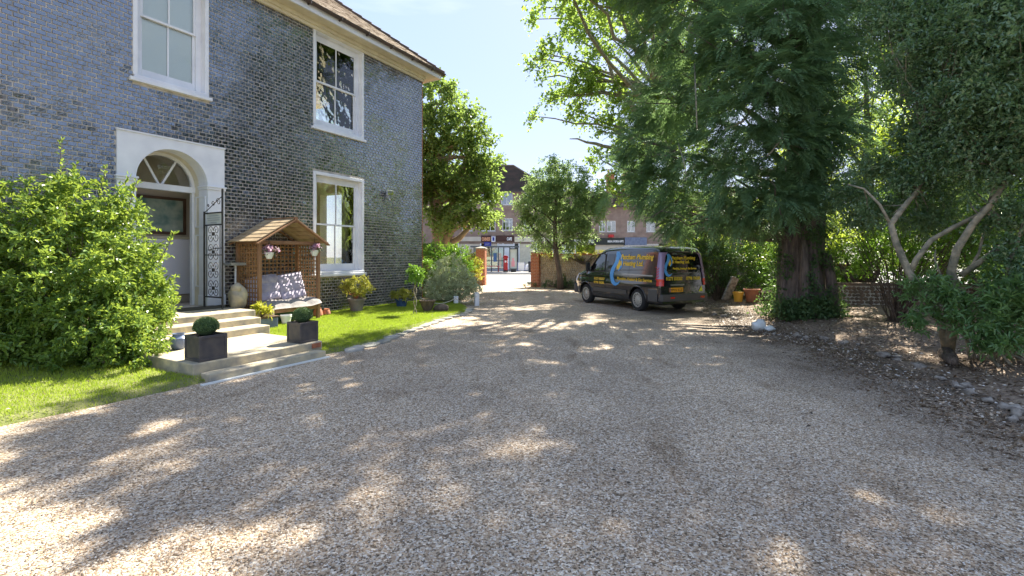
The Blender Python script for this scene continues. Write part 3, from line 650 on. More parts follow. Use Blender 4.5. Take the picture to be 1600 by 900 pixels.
# tiled hip roof
TP = .80; gz = 7.72
roof = MB(); y_r = 4.4; xr_, xl_ = .52, XL-.52; yf, yb_ = -.52, 9.5
run = (yb_-yf)/2
rv = [(xl_, yf, gz), (xr_, yf, gz), (xr_, yb_, gz), (xl_, yb_, gz), (xl_+run, yf+run, gz+run*TP), (xr_-run, yf+run, gz+run*TP)]
roof.add(rv, [(0, 1, 5, 4), (1, 2, 5), (2, 3, 4, 5), (3, 0, 4), (0, 3, 2, 1)])
ro = roof.build('roof', 'old_tiles', house)
V = []; F = []; gauge = .105; ct = 1/math.sqrt(1+TP*TP); st_ = TP*ct; rg = random.Random(5)
for r_ in range(46):
    s0 = r_*gauge; yy = yf+s0*ct; zz = gz+s0*st_; x = xl_+s0*ct + (.085 if r_ % 2 else 0)
    while x < xr_-s0*ct-.02:
        if x > -11:
            w_ = .165; L_ = .17; t0 = .012+rg.uniform(0, .006); lift = rg.uniform(.012, .02)
            # slab along slope: lower edge lifted
            def sp(xx, ss, up): return (xx, yy+ss*ct-up*st_, zz+ss*st_+up*ct)
            base = len(V)
            V += [sp(x, -.02, lift), sp(x+w_, -.02, lift), sp(x+w_, L_-.02, .004), sp(x, L_-.02, .004), sp(x, -.02, lift+t0), sp(x+w_, -.02, lift+t0), sp(x+w_, L_-.02, .004+t0), sp(x, L_-.02, .004+t0)]
            F += [tuple(base+j for j in f) for f in ((4, 5, 6, 7), (0, 1, 5, 4), (1, 2, 6, 5), (3, 0, 4, 7))]
        x += .17
npmesh('tiles', V, F, 'roof_tile', ro, kind='stuff')
b = MB()
for i in range(22):
    s0 = i*.30; p0 = Vector((xr_-s0*.70, yf+s0*.70, gz+s0*.70*TP)); p1 = Vector((xr_-(s0+.34)*.70, yf+(s0+.34)*.70, gz+(s0+.34)*.70*TP))
    b.tube([p0+Vector((0, 0, .035)), p1+Vector((0, 0, .015))], [.085, .07], n=8)
b.build('hip_tile', 'old_tiles', ro, smooth='auto')
b = MB(); b.lathe([(.09, 0), (.09, .25), (.12, .27), (.12, .33), (.02, .4)], 12, (-4.85, .45, gz+.7)); b.build('roof_vent', 'ceramic_white', house, smooth='auto')
b = MB()  # security light
b.box(-1.78, -1.52, -.17, -.10, 3.42, 3.58); b.box(-1.68, -1.62, -.10, .0, 3.36, 3.42); b.tube([(-1.65, -.08, 3.40), (-1.65, -.13, 3.30), (-1.65, -.16, 3.28)], .025)
fl = tag(b.build('security_light', 'steel_light', loc=HW(0, 0), rz=HA, bevel=.006), 'small grey floodlight fixed high on the black brick wall near the corner', 'wall light')
q = MB(); q.box(-1.765, -1.535, -.176, -.1705, 3.435, 3.565); q.build('lens', 'bright_glass', fl)

# things inside, seen through door and window
p = empty('framed_painting', HW(0, 0), HA, 'blurred green and dark painting in a plain frame hanging in the hallway', 'painting')
b = MB(); b.box(-7.5, -6.6, 1.41, 1.444, 2.14, 2.84); b.build('canvas', mat('painting', (.10, .22, .20), (.50, .55, .46), scale=3.2, rough=.5), p)
b = MB(); b.box(-7.56, -7.5, 1.39, 1.446, 2.08, 2.90); b.box(-6.6, -6.54, 1.39, 1.446, 2.08, 2.90); b.box(-7.5, -6.6, 1.39, 1.446, 2.84, 2.90); b.box(-7.5, -6.6, 1.39, 1.446, 2.08, 2.14); b.build('frame', 'wood_dark', p)
p = empty('paper_lantern', HW(-3.45, 1.9, 0), HA, 'red bead lantern hanging behind the ground floor window', 'lantern')
for zz in (3.62, 3.50, 3.38):
    b = MB(); b.lathe([(.02, -.07), (.075, -.03), (.08, .02), (.02, .06)], 14, (0, 0, zz)); b.build('shade', mat('lantern_red', (.45, .06, .03), rough=.6), p, smooth=True)
b = MB(); b.tube([(0, 0, 3.66), (0, 0, 4.14)], .006, 5); b.build('cord', 'black_plastic', p)
p = empty('tall_chair', HW(-3.45, 1.5, .55), HA, 'dark chair with high rounded back behind the ground floor window', 'chair')
b = MB(); pl = [(-.62, .5), (.62, .5)] + [(.62*math.cos(R(a)), .78+.6*math.sin(R(a))) for a in range(0, 181, 12)]
b.prism(pl, lambda x, z: (x, 0, z), lambda x, z: (x, .12, z)); b.build('backrest', mat('dark_velvet', (.02, .035, .035), (.04, .05, .045), rough=.9), p, bevel=.03)
b = MB(); b.box(-.6, .6, .121, .75, .3, .5); b.build('seat', 'dark_velvet', p, bevel=.04)
for sx in (-.52, .52):
    for sy in (.16, .68):
        b = MB(); b.box(sx-.03, sx+.03, sy-.03, sy+.03, 0, .299); b.build('leg', 'wood_dark', p)

# ------------------------------------------------------------------ entrance steps
steps = empty('entrance_steps', HW(0, 0), HA, 'pale stone entrance steps climbing to the arched front door', 'steps')
def slab(name, x0, x1, y0, y1, z0, z1, m='stone_step', bev=.014):
    b = MB(); b.box(x0, x1, y0, y1, z0, z1); return b.build(name, m, steps, bevel=bev, seg=2)
slab('lower_step', -8.98, -7.22, -4.12, -3.9, -.01, .105)
slab('edging_strip', -9.1, -7.2, -4.19, -4.125, -.02, .018, 'ceramic_white', .004)
slab('platform', -9.05, -7.10, -3.88, -2.27, -.01, .222)
b = MB(); b.box(-7.30, -7.14, -3.896, -3.8805, .13, .2); b.build('brick_infill', 'red_brick', steps)
slab('step', -9.4, -6.93, -2.262, -1.885, -.01, .34)
slab('step', -9.4, -6.86, -1.88, -1.525, -.01, .452)
slab('landing', -9.4, -6.74, -1.52, -.002, -.01, .558)
b = MB(); b.box(-8.15, -6.75, -.62, -.07, .5585, .572); tag(b.build('door_mat', mat('coir', (.09, .08, .05), (.06, .055, .04), rough=1, scale=30, bump=.4), loc=HW(0, 0), rz=HA), 'dark olive mat lying across the landing at the front door', 'door mat')

# wrought iron gate standing open on the landing
gate = empty('iron_gate', HW(0, 0), HA, 'ornate black wrought iron gate standing open beside the front door', 'gate')
gxp = -6.985
def GY(t): return -.20-.64*t      # t 0 at hinge .. 1 at free end
b = MB()
for t, zt in ((0, 2.5), (1, 2.92)): b.bar((gxp, GY(t), .50), (gxp, GY(t), zt), .028, .028)
for z_ in (.78, 2.22, 2.46): b.bar((gxp, GY(0), z_), (gxp, GY(1), z_), .02, .028)
for t in (.13, .87): b.bar((gxp, GY(t), .78), (gxp, GY(t), 2.22), .012, .012)
b.bar((gxp, GY(0), 1.62), (gxp, GY(1), 1.62), .012, .02)
b.build('frame', 'iron', gate)
b = MB()
def scroll(b, cy, cz, s, sy, sz):
    pts = []
    for i in range(22):
        a = i/21*2.6*PI; r = .085*s*(1-i/24); pts.append((gxp, cy+sy*(.09*s-r*math.cos(a)), cz+sz*(r*math.sin(a)+.06*s)))
    b.tube(pts, .0065, 5)
cyc = GY(.5)
for k in range(4):
    cz = .96+k*.36
    for sy in (-1, 1):
        for sz in (-1, 1): scroll(b, cyc, cz, 1.15, sy, sz)
    b.box(gxp-.014, gxp+.014, cyc-.03, cyc+.03, cz-.035, cz+.035)
b.build('scrollwork', 'iron', gate)
b = MB()
pts = [(gxp, GY(t), 2.48+.30*t**1.6+.05*math.sin(t*PI)) for t in [i/12 for i in range(13)]]; b.tube(pts, .009, 6)
for k, (t, s) in enumerate(((.22, .5), (.5, .8), (.78, 1.1))):
    pts = []
    for i in range(18):
        a = i/17*2.3*PI; r = .075*s*(1-i/21); pts.append((gxp, GY(t)+r*math.cos(a), 2.56+.10*s+r*math.sin(a)))
    b.tube(pts, .007, 5)
b.build('cresting', 'iron', gate)
b = MB(); b.box(gxp+.015, gxp+.021, GY(.95), GY(.08), 2.235, 2.445); pq = b.build('notice_plate', 'ceramic_white', gate)
b = MB()
for i, (a0, a1) in enumerate(((.25, .75), (.15, .85), (.2, .8), (.35, .65))):
    b.box(gxp-.0012+.0, gxp+.0135, GY(a1), GY(a0), 2.40-i*.045, 2.408-i*.045)
b.build('notice_lines', 'letter_grey', pq)
b = MB(); b.tube([(gxp, GY(.2), 1.72), (gxp+.06, GY(.3), 1.74), (gxp+.06, GY(.8), 1.76), (gxp, GY(1), 1.70)], .008, 6); b.build('latch', 'iron', gate)

# rounded stone ornament beside the door
orn = empty('stone_ornament', HW(-6.62, -.72, .5), HA, 'pale rounded weathered stone ornament beside the black iron gate', 'ornament')
b = MB(); b.blob((0, 0, .25), (.17, .19, .27), 4, .12, 3); b.build('body', 'stone_step', orn, smooth=True)
b = MB(); b.blob((-.06, -.05, .44), (.10, .11, .10), 9, .12, 2); b.build('head', 'stone_step', orn, smooth=True)
b = MB(); b.box(-.24, .34, -.34, .2, -.5, .0); tag(b.build('stone_block', 'stone_step', loc=HW(-6.45, -.85, .5), rz=HA, bevel=.03), 'rough stone block at the right end of the landing under the ornament', 'stone block')
bt = empty('bird_table', HW(-6.42, -.30, .1), HA, 'slender white post with a small grey tray behind the wooden arbour', 'bird table')
b = MB(); b.tube([(0, 0, 0), (.01, 0, 1.3)], [.02, .018], 8); b.build('post', 'white_paint', bt)
b = MB(); b.box(-.16, .16, -.13, .13, 1.30, 1.33); b.box(-.17, .17, -.14, -.12, 1.3, 1.36); b.box(-.17, .17, .12, .14, 1.3, 1.36); b.build('tray', 'slate_grey', bt)

# ------------------------------------------------------------------ lawns
LZ = .06
def inside(px, py, poly):
    r = np.zeros(len(px), bool); j = len(poly)-1
    for i in range(len(poly)):
        xi, yi = poly[i]; xj, yj = poly[j]
        c = ((yi > py) != (yj > py)) & (px < (xj-xi)*(py-yi)/((yj-yi) or 1e-9)+xi); r ^= c; j = i
    return r
def sd_edge(px, py, edge):
    d = np.full(len(px), 1e9)
    for (x0, y0), (x1, y1) in zip(edge[:-1], edge[1:]):
        t = np.clip(((px-x0)*(x1-x0)+(py-y0)*(y1-y0))/((x1-x0)**2+(y1-y0)**2), 0, 1); d = np.minimum(d, np.hypot(px-x0-t*(x1-x0), py-y0-t*(y1-y0)))
    return d
LR = [(-2.93, 7.85), (-2.72, 8.05), (-2.46, 8.6), (-2.35, 9.3), (-2.24, 9.9), (-2.08, 10.6), (-1.76, 11.9), (-1.3, 13.2), (-1.35, 14.3)]
LL = [(-6.9, 2.2), (-4.85, 4.35), (-4.5, 4.9), (-4.2, 5.4), (-3.95, 5.85), (-3.87, 6.05)]
a_ = HW(-7.24, -3.9); b_ = HW(-6.95, -2.2); c_ = HW(-6.7, 0.05); d_ = HW(.1, .05)
lawnR = LR + [(-1.9, 15.6), (-2.6, 16.4), d_[:2], c_[:2], b_[:2], a_[:2]]
q1, q2, q3 = HW(-9.02, -3.85), HW(-9.3, -2.2), HW(-9.3, .05)
lawnL = LL + [q1[:2], q2[:2], q3[:2], HW(-15, .05)[:2], (-12, 3), (-9, 0)]
def lawn(name, poly, edge, n, rng, near=1.0):
    xs = [p[0] for p in poly]; ys = [p[1] for p in poly]
    # smooth ground rising gently from the gravel edge
    st_ = .05; X, Y = np.meshgrid(np.arange(min(xs)-.2, max(xs)+.2, st_), np.arange(min(ys)-.2, max(ys)+.2, st_)); sh = X.shape
    X = X.ravel(); Y = Y.ravel(); ins = inside(X, Y, poly); d = sd_edge(X, Y, edge)
    Z = np.where(ins, np.minimum(LZ+.06*np.minimum(1, d/2.2), -.004+d*.7), -.01) + .006*fnoise(np.stack([X, Y, X*0], 1), 4)
    F = []; w_ = sh[1]
    idx = np.arange(len(X)).reshape(sh); q = np.stack([idx[:-1, :-1], idx[:-1, 1:], idx[1:, 1:], idx[1:, :-1]], -1).reshape(-1, 4)
    q = q[ins[q].sum(1) >= 1]
    gm = mat('turf', (.13, .15, .04), (.20, .20, .08), rough=1, scale=9, bump=.6, bscale=50)
    tag(npmesh(name, np.stack([X, Y, Z], 1), q, gm, smooth=True), kind='structure')
    px = rng.uniform(min(xs), max(xs), n); py = rng.uniform(min(ys), max(ys), n); k = inside(px, py, poly); px, py = px[k], py[k]; dd = sd_edge(px, py, edge)
    k = (rng.random(len(px)) < np.clip(.6+dd*5, 0, 1)) & (np.abs(px/np.maximum(py, .1)) < 1.2); px, py, dd = px[k], py[k], dd[k]
    pz = np.minimum(LZ+.06*np.minimum(1, dd/2.2), -.004+dd*.55)-.005
    m = len(px); lean = rng.normal(0, .35, (m, 2)); D = np.concatenate([lean, np.ones((m, 1))], 1); N = rdir(rng, (m,)); N[:, 2] *= .2
    patch = fnoise(np.stack([px, py, px*0], 1), 3, 2)*.3+.5
    leaves('grass', np.stack([px, py, pz], 1), D, N, rng.uniform(.02, .055, m), rng.uniform(.004, .009, m), 'grass_blade', rng=rng, crnd=patch, kind='stuff', fold=.1)
lawn('lawn', lawnR, LR, 260000, rng); lawn('left_lawn', lawnL, LL, 260000, rng)
# flat stones edging the lawn
ed = empty('lawn_edging', (0, 0, 0), 0, 'row of flat pale paving stones edging the lawn beside the gravel', 'stone edging')
rg = random.Random(12); acc = 0; 
def along(path, s):
    for p, q in zip(path[:-1], path[1:]):
        L_ = math.dist(p, q)
        if s <= L_: t = s/L_; return (p[0]+(q[0]-p[0])*t, p[1]+(q[1]-p[1])*t, math.atan2(q[1]-p[1], q[0]-p[0]))
        s -= L_
    return None
s = .1
for i in range(40):
    L_ = rg.uniform(.30, .52); e = along(LR, s+L_/2)
    if e is None: break
    n_ = rg.choice([5, 6, 7]); pl = []
    wy = rg.uniform(.13, .20)
    for k in range(n_):
        a = 2*PI*(k+rg.uniform(-.25, .25))/n_ + .4; pl.append((L_*.52*math.cos(a)*rg.uniform(.85, 1.1), wy*math.sin(a)*rg.uniform(.85, 1.15)))
    b = MB(); b.prism(pl, lambda x, y: (x, y, -.02), lambda x, y: (x, y, .028+.015*x))
    o = b.build('stone', 'slate_grey' if i % 3 else 'stone_grey', ed, bevel=.008); o.location = (e[0]+.03, e[1], .0+rg.uniform(0, .012)); o.rotation_euler = (rg.gauss(0, .04), rg.gauss(0, .04), e[2]+rg.gauss(0, .12))
    s += L_*.97
# pale flints lining the planting bed
fe = empty('bed_edging', (0, 0, 0), 0, 'scattered line of pale rounded flints along the soil bed under the trees', 'stone edging')
for i, (px, py) in enumerate([(1098, 486), (1112, 490), (1128, 492), (1146, 497), (1186, 514), (1216, 520), (1245, 524), (1268, 526), (1288, 527), (1310, 533), (1328, 535), (1345, 537), (1383, 553), (1396, 555), (1414, 560), (1425, 566), (1440, 572), (1466, 586), (1494, 600), (1508, 604), (1530, 614), (1552, 623), (1574, 633), (1592, 640), (1598, 652)]):
    d = 1150/(py-400); b = MB(); r_ = rg.uniform(.03, .068); b.blob((0, 0, 0), (r_*rg.uniform(1, 1.6), r_, r_*rg.uniform(.6, .9)), i, .45, 2)
    o = b.build('flint', 'flint', fe, smooth=True); o.location = ((px-800)/740*d+rg.gauss(0, .06), d+rg.gauss(0, .06), .022); o.rotation_euler = (0, 0, rg.uniform(0, 3))
b = MB(); b.blob((0, 0, 0), (.16, .12, .13), 31, .3, 2); b.blob((.2, -.08, -.05), (.12, .09, .07), 35, .3, 2)
tag(b.build('pale_rubble', 'ceramic_white', smooth=True, loc=(5.35, 10.3, .08)), 'white broken lump lying on the ground left of the yew trunk', 'rubble')

# ------------------------------------------------------------------ wooden arbour seat
AX0, AX1, AY0, AY1, AZ = -6.25, -4.80, -.88, -.12, .10
arb = empty('arbour_seat', HW(0, 0), HA, 'wooden garden arbour with shingled gable roof and trellis sides against the wall', 'garden arbour')
for x in (AX0, AX1):
    for y in (AY0, AY1):
        b = MB(); b.box(x-.035, x+.035, y-.035, y+.035, AZ-.08, 1.93); b.build('post', 'cedar', arb, bevel=.004)
def trellis(name, p0, du, w_, z0, z1, sp=.092):
    b = MB(); p0 = Vector(p0); du = Vector(du); nv = Vector((-du.y, du.x, 0))*.006
    k = int(w_/sp)
    for i in range(k+1):
        q = p0 + du*(w_*i/k); b.bar(q+nv+Vector((0, 0, z0)), q+nv+Vector((0, 0, z1)), *((.026, .012) if abs(du.x) > .5 else (.012, .026)))
    j = int((z1-z0)/sp)
    for i in range(j+1):
        z = z0+(z1-z0)*i/j; b.box(*sorted((p0.x-nv.x-(.006 if du.y else 0), p0.x-nv.x+du.x*w_+(.006 if du.y else 0))), *sorted((p0.y-nv.y-(.006 if du.x else 0), p0.y-nv.y+du.y*w_+(.006 if du.x else 0))), z-.013, z+.013)
    return b.build(name, 'trellis', arb)
trellis('back_trellis', (AX0+.04, AY1, 0), (1, 0, 0), AX1-AX0-.08, .6, 1.9)
trellis('side_trellis', (AX0, AY0+.04, 0), (0, 1, 0), AY1-AY0-.08, .35, 1.86)
trellis('side_trellis', (AX1, AY0+.04, 0), (0, 1, 0), AY1-AY0-.08, .35, 1.86)
b = MB()
for y in (AY0, AY1): b.box(AX0-.02, AX1+.02, y-.02, y+.02, 1.86, 1.93)
for x in (AX0, AX1): b.box(x-.02, x+.02, AY0+.036, AY1-.036, 1.87, 1.93)
b.build('top_rail', 'cedar', arb, bevel=.003)
b = MB()
for i in range(6): b.box(AX0+.04, AX1-.04, AY0+.06+i*.115, AY0+.06+i*.115+.10, .46, .485)
b.box(AX0, AX1, AY0-.02, AY0+.02, .36, .46); b.build('seat', 'cedar', arb, bevel=.003)
mx_ = (AX0+AX1)/2; hw = (AX1-AX0)/2+.14; ap = 2.43; ev = 1.90
def slope_pt(sg, u, y): return Vector((mx_+sg*hw*u, y, ap+(ev-ap)*u))
for sg in (-1, 1):
    sh = MB(); k = 6; L_ = math.hypot(hw, ap-ev); nrmv = Vector((sg*(ap-ev), 0, hw)).normalized()
    for i in range(k):
        u0, u1 = i/k, (i+1)/k; 
        a0, a1 = slope_pt(sg, u0, AY0-.16), slope_pt(sg, min(1.02, u1+.04), AY0-.16); c0, c1 = slope_pt(sg, u0, AY1+.10), slope_pt(sg, min(1.02, u1+.04), AY1+.10)
        lo, hi_ = nrmv*.002, nrmv*.018; e_ = nrmv*.012
        sh.add([a0+lo, a1+e_, c1+e_, c0+lo, a0+hi_, a1+e_+hi_, c1+e_+hi_, c0+hi_], [(0, 1, 2, 3), (4, 5, 6, 7), (0, 1, 5, 4), (1, 2, 6, 5), (2, 3, 7, 6), (3, 0, 4, 7)])
    sh.build('roof_boards', 'cedar_roof', arb)
    b = MB(); b.bar(slope_pt(sg, 0, AY0-.17)-Vector((0, 0, .03)), slope_pt(sg, 1.03, AY0-.17)-Vector((0, 0, .03)), .09, .024); b.build('barge_board', 'cedar', arb)
    b = MB(); b.bar(slope_pt(sg, 0, AY1+.08)-Vector((0, 0, .05)), slope_pt(sg, 1.0, AY1+.08)-Vector((0, 0, .05)), .06, .024); b.build('rafter', 'cedar', arb)
b = MB(); b.box(mx_-.05, mx_+.05, AY0-.19, AY1+.1, ap+.005, ap+.03); b.box(mx_-.035, mx_+.035, AY0-.2, AY0-.155, ap-.1, ap+.02); b.build('ridge_cap', 'cedar', arb)
# cushions: tufted back and seat pads
def cushion(name, label, W_, H_, th, place, m, nx=3, ny=2):
    V = []; gx_, gy_ = 36, 24
    rr = random.Random(len(name)*7+nx)
    ph = [rr.uniform(0, 6) for _ in range(4)]
    for side in (1, -1):
        for j in range(gy_+1):
            for i in range(gx_+1):
                u, v = i/gx_, j/gy_
                e = (1-abs(2*u-1)**6)*(1-abs(2*v-1)**6); t = abs(math.sin(PI*u*nx))**.55*abs(math.sin(PI*v*ny))**.55
                h = th*(e**.5)*(.42+.58*t)*(1+.12*math.sin(9*u+ph[0])*math.sin(7*v+ph[1])) + .012*math.sin(23*u+11*v+ph[2])*e
                V.append((u, v, side*h))
    n1 = (gx_+1)*(gy_+1); fs = []
    for s_ in (0, 1):
        for j in range(gy_):
            for i in range(gx_):
                a = s_*n1+j*(gx_+1)+i; q = (a, a+1, a+gx_+2, a+gx_+1); fs.append(q if s_ == 0 else q[::-1])
    for i in range(gx_): fs.append((i, n1+i, n1+i+1, i+1)); a = gy_*(gx_+1)+i; fs.append((a, a+1, n1+a+1, n1+a))
    for j in range(gy_): a = j*(gx_+1); fs.append((a, a+gx_+1, n1+a+gx_+1, n1+a)); a += gx_; fs.append((a, n1+a, n1+a+gx_+1, a+gx_+1))
    b = MB(); b.add([place(u*W_, v*H_, h) for u, v, h in V], fs)
    return tag(b.build(name, m, smooth=True, loc=HW(0, 0), rz=HA), label, 'cushion')
def pl_back(x0, lean, tw):
    return lambda u, v, h: (x0+u+.03*math.sin(v*4), AY1-.13-.22*(1-v/.6)-h*.9+tw*u, .53+v*.92+.10*math.sin(u*2.4))
cushion('back_cushion', 'lilac grey tufted back cushion leaning at the left in the arbour', .78, .60, .085, pl_back(AX0+.02, 0, .02), 'cushion', 3, 3)
cushion('back_cushion', 'lilac grey tufted back cushion propped higher at the right in the arbour', .64, .62, .085, lambda u, v, h: (AX0+.78+u+.02, AY1-.15-.22*(1-v/.6)-h*.9, .56+v*.95+.13*u), 'cushion', 2, 3)
cushion('seat_cushion', 'grey tufted seat pad sagging over the front of the arbour bench', 1.46, .80, .09, lambda u, v, h: (AX0+.0+u, AY0-.10+v*.95+.03*math.sin(u*3), .555+h*.9-.10*max(0, (.2-v)/.2)**2 + .05*max(0, u-1.2)/.26), 'seat_cushion', 4, 2)
def flowers(name, loc, label, sd):
    r = empty(name, loc, 0, label, 'hanging basket'); rng = np.random.default_rng(sd)
    b = MB(); b.lathe([(.05, -.14), (.085, -.06), (.095, 0), (.085, .0), (.04, -.02)], 14); b.build('basket', 'ceramic_white', r, smooth='auto')
    b = MB()
    for a in (0, 2.1, 4.2): b.tube([(.09*math.cos(a), .09*math.sin(a), 0), (0, 0, .22)], .003, 4)
    b.tube([(0, 0, .22), (0, 0, .30)], .004, 4); b.build('chain', 'iron', r)
    P, D, N, cr = puff(rng.normal(0, .05, (14, 3))*[1, 1, .5]+[0, 0, .05], .09, 8, 3, rng, up=.4)
    leaves('flowers', P, D, N, .045, .035, 'flower_mix', r, rng=rng); P, D, N, cr = puff(rng.normal(0, .05, (8, 3))*[1, 1, .4]+[0, 0, .02], .1, 7, 3, rng, up=.1)
    leaves('foliage', P, D, N, .04, .02, 'box_leaf', r, rng=rng)
flowers('hanging_basket', HW(-6.08, -.95, 1.68), 'small basket of pink and white flowers hanging at the left front of the arbour', 3)
flowers('hanging_basket', HW(-4.95, -.95, 1.74), 'small basket of pale pink flowers hanging at the right front of the arbour', 4)
b = MB(); b.box(-5.75, -5.25, -.62, -.2, .11, .36); b.box(-5.77, -5.23, -.64, -.18, .36, .40)
tag(b.build('storage_crate', 'green_plastic', loc=HW(0, 0), rz=HA, bevel=.01), 'dark green plastic box under the middle of the arbour seat', 'box')
b = MB(); b.box(-4.95, -4.55, -.45, -.12, .11, .40); b.box(-4.97, -4.53, -.47, -.10, .40, .43)
tag(b.build('storage_crate', 'green_plastic', loc=HW(0, 0), rz=HA, bevel=.01), 'green plastic box standing at the right end of the arbour by the wall', 'box')

# ------------------------------------------------------------------ planters and pots
def box_planter(x, y, z, label, lab2, s=.34, h=.33):
    r = empty('square_planter', HW(x, y, z), HA, label, 'planter'); b = MB()
    b.box(-s/2+.012, s/2-.012, -s/2+.012, s/2-.012, .004, h-.03); b.build('body', 'lead_planter', r)
    b = MB()
    for (ax, sg) in (('x', -1), ('x', 1), ('y', -1), ('y', 1)):
        for (u0, u1, z0, z1) in ((-s/2, s/2, 0, .035), (-s/2, s/2, h-.04, h), (-s/2, -s/2+.035, .0355, h-.0405), (s/2-.035, s/2, .0355, h-.0405)):
            if ax == 'x': b.box(sg*s/2-(.013 if sg > 0 else 0), sg*s/2+(.013 if sg < 0 else 0), u0+.0135, u1-.0135, z0, z1)
            else: b.box(u0, u1, sg*s/2-(.013 if sg > 0 else 0), sg*s/2+(.013 if sg < 0 else 0), z0, z1)
    b.build('moulding', 'lead_planter', r, bevel=.004)
    b = MB(); b.box(-s/2+.02, s/2-.02, -s/2+.02, s/2-.02, h-.06, h-.03); b.build('earth', 'soil', r)
    bl = empty('box_ball', HW(x, y, z+h+.03), HA, lab2, 'topiary'); rng = np.random.default_rng(int(abs(x*100)))
    b = MB(); b.blob((0, 0, .06), (.135, .135, .115), 2, .04, 3); b.build('inner_mass', mat('box_core', (.03, .06, .02), rough=1), bl, smooth=True)
    n = 5200; d = rdir(rng, (n,)); d[:, 2] = np.where(d[:, 2] < -.3, -d[:, 2], d[:, 2]); P = d*np.array([.15, .15, .13])*rng.uniform(.88, 1.02, (n, 1))+[0, 0, .06]
    leaves('leaves', P, nrm(d*.5+rdir(rng, (n,))), nrm(d+.5*rdir(rng, (n,))), rng.uniform(.011, .018, n), .010, 'box_leaf', bl, rng=rng)
    return r
box_planter(-8.78, -3.66, .222, 'square dark planter at the left front corner of the stone platform', 'clipped ball in the left planter', .36, .335)
box_planter(-7.30, -3.66, .222, 'square dark planter at the right end of the stone platform beside the lawn', 'clipped ball in the right planter', .335, .325)

def pot(name, xyz, prof, m, label, cat='pot', n=24, flute=None, rim=None):
    r = empty(name, xyz, 0, label, cat); b = MB(); b.lathe(prof, n, flute=flute); b.build('body', m, r, smooth='auto')
    top = prof[-1]; rr = max(p[0] for p in prof[-3:]); 
    b = MB(); b.lathe([(.001, 0), (prof[-1][0]-.0, 0)], n, (0, 0, prof[-1][1]+.002), cap=False); b.build('earth', 'soil', r)
    return r
def open_pot(r0, r1, h, rim=.02): return [(r0, 0), (r0+(r1-r0)*.5, h*.5), (r1, h-.05), (r1+rim, h-.045), (r1+rim, h), (r1-.01, h), (r1-.02, h-.04)]
def bushy(name, loc, label, cat, c, rad, ncl, leafm, L, Wd, rng, stems=8, stem_m='bark', twigs=7, per=6, tr=.12, hi=False, shell=.4, up=.4, sbase=(0, 0, 0), srad=.008, droop=.15):
    r = empty(name, loc, 0, label, cat); rg = random.Random(int(rng.integers(1e6)))
    Cn = crown_centres(ncl, c, rad, rng, shell=shell)
    P, D, N, cr = puff(Cn, tr, twigs, per, rng, up=up, droop=droop)
    leaves('leaves', P, D, N, rng.uniform(.75, 1.2, len(P))*L, rng.uniform(.8, 1.15, len(P))*Wd, leafm, r, hi=hi, rng=rng, crnd=cr)
    b = MB()
    for i in range(stems):
        t = Cn[rg.randrange(len(Cn))]; b.tube(curve_pts(sbase, t, 5, .05, .12, rg), [srad*(1-.12*k) for k in range(6)], 5)
    b.build('stems', stem_m, r, smooth=True); return r
rng = np.random.default_rng(21)
# shrub in grey pot
pot('grey_pot', HW(-3.30, -.52, .11), open_pot(.15, .21, .36, .03), 'grey_pot', 'large grey ribbed-rim pot on the lawn below the ground floor window')
bushy('potted_shrub', HW(-3.30, -.52, .45), 'sparse yellow green shrub growing in the large grey pot', 'shrub', (0, 0, .34), (.44, .36, .26), 60, 'shrub_leaf', .065, .028, rng, stems=16, stem_m='terracotta', twigs=6, per=5, tr=.11, hi=True, srad=.012)
pot('blue_pot', HW(-1.78, -.72, .10), open_pot(.14, .17, .25, .02), 'blue_glaze', 'glazed dark blue pot on the lawn near the house corner')
bushy('potted_azalea', HW(-1.78, -.72, .33), 'low leafy yellow green shrub spreading over the blue pot', 'shrub', (0, 0, .13), (.33, .3, .15), 46, 'shrub_leaf', .05, .024, rng, stems=10, tr=.09, hi=True)
# ribbed pot, leaning, and standard tree with twisted stem
pot('ribbed_pot', (-2.32, 13.0, .10), [(.10, 0), (.15, .12), (.20, .26), (.215, .27), (.215, .29), (.19, .29), (.18, .26)], 'bark', 'dark fluted barrel shaped pot by the house corner', n=36, flute=.07)
st = empty('standard_tree', (-2.52, 12.3, .09), 0, 'small round headed tree on a thin twisted stem before the house corner', 'small tree')
b = MB()
for ph in (0, PI): b.tube([(.035*math.cos(ph+z*9), .035*math.sin(ph+z*9), z*.85) for z in np.linspace(0, 1, 22)], .014, 6)
b.build('trunk', 'pale_bark', st, smooth=True)
Cn = crown_centres(42, (0, .02, 1.02), (.26, .26, .24), rng, shell=.2); P, D, N, cr = puff(Cn, .10, 6, 5, rng, up=.2); leaves('crown', P, D, N, .06, .03, 'hedge_leaf', st, hi=True, rng=rng, crnd=cr)
b = MB(); b.blob((0, 0, .09), (.20, .13, .13), 8, .2, 2); tag(b.build('rock', 'bark', loc=(-1.95, 13.1, .06), smooth=True), 'brown rock on the lawn between the fluted pot and white post', 'rock')
# blue grey jar on the platform
pot('blue_jar', HW(-8.62, -2.62, .222), [(.06, 0), (.085, .02), (.115, .1), (.11, .17), (.075, .205), (.072, .22), (.085, .235), (.07, .235), (.06, .2)], 'blue_grey_glaze', 'small round blue grey jar on the platform by the bush', 'jar')
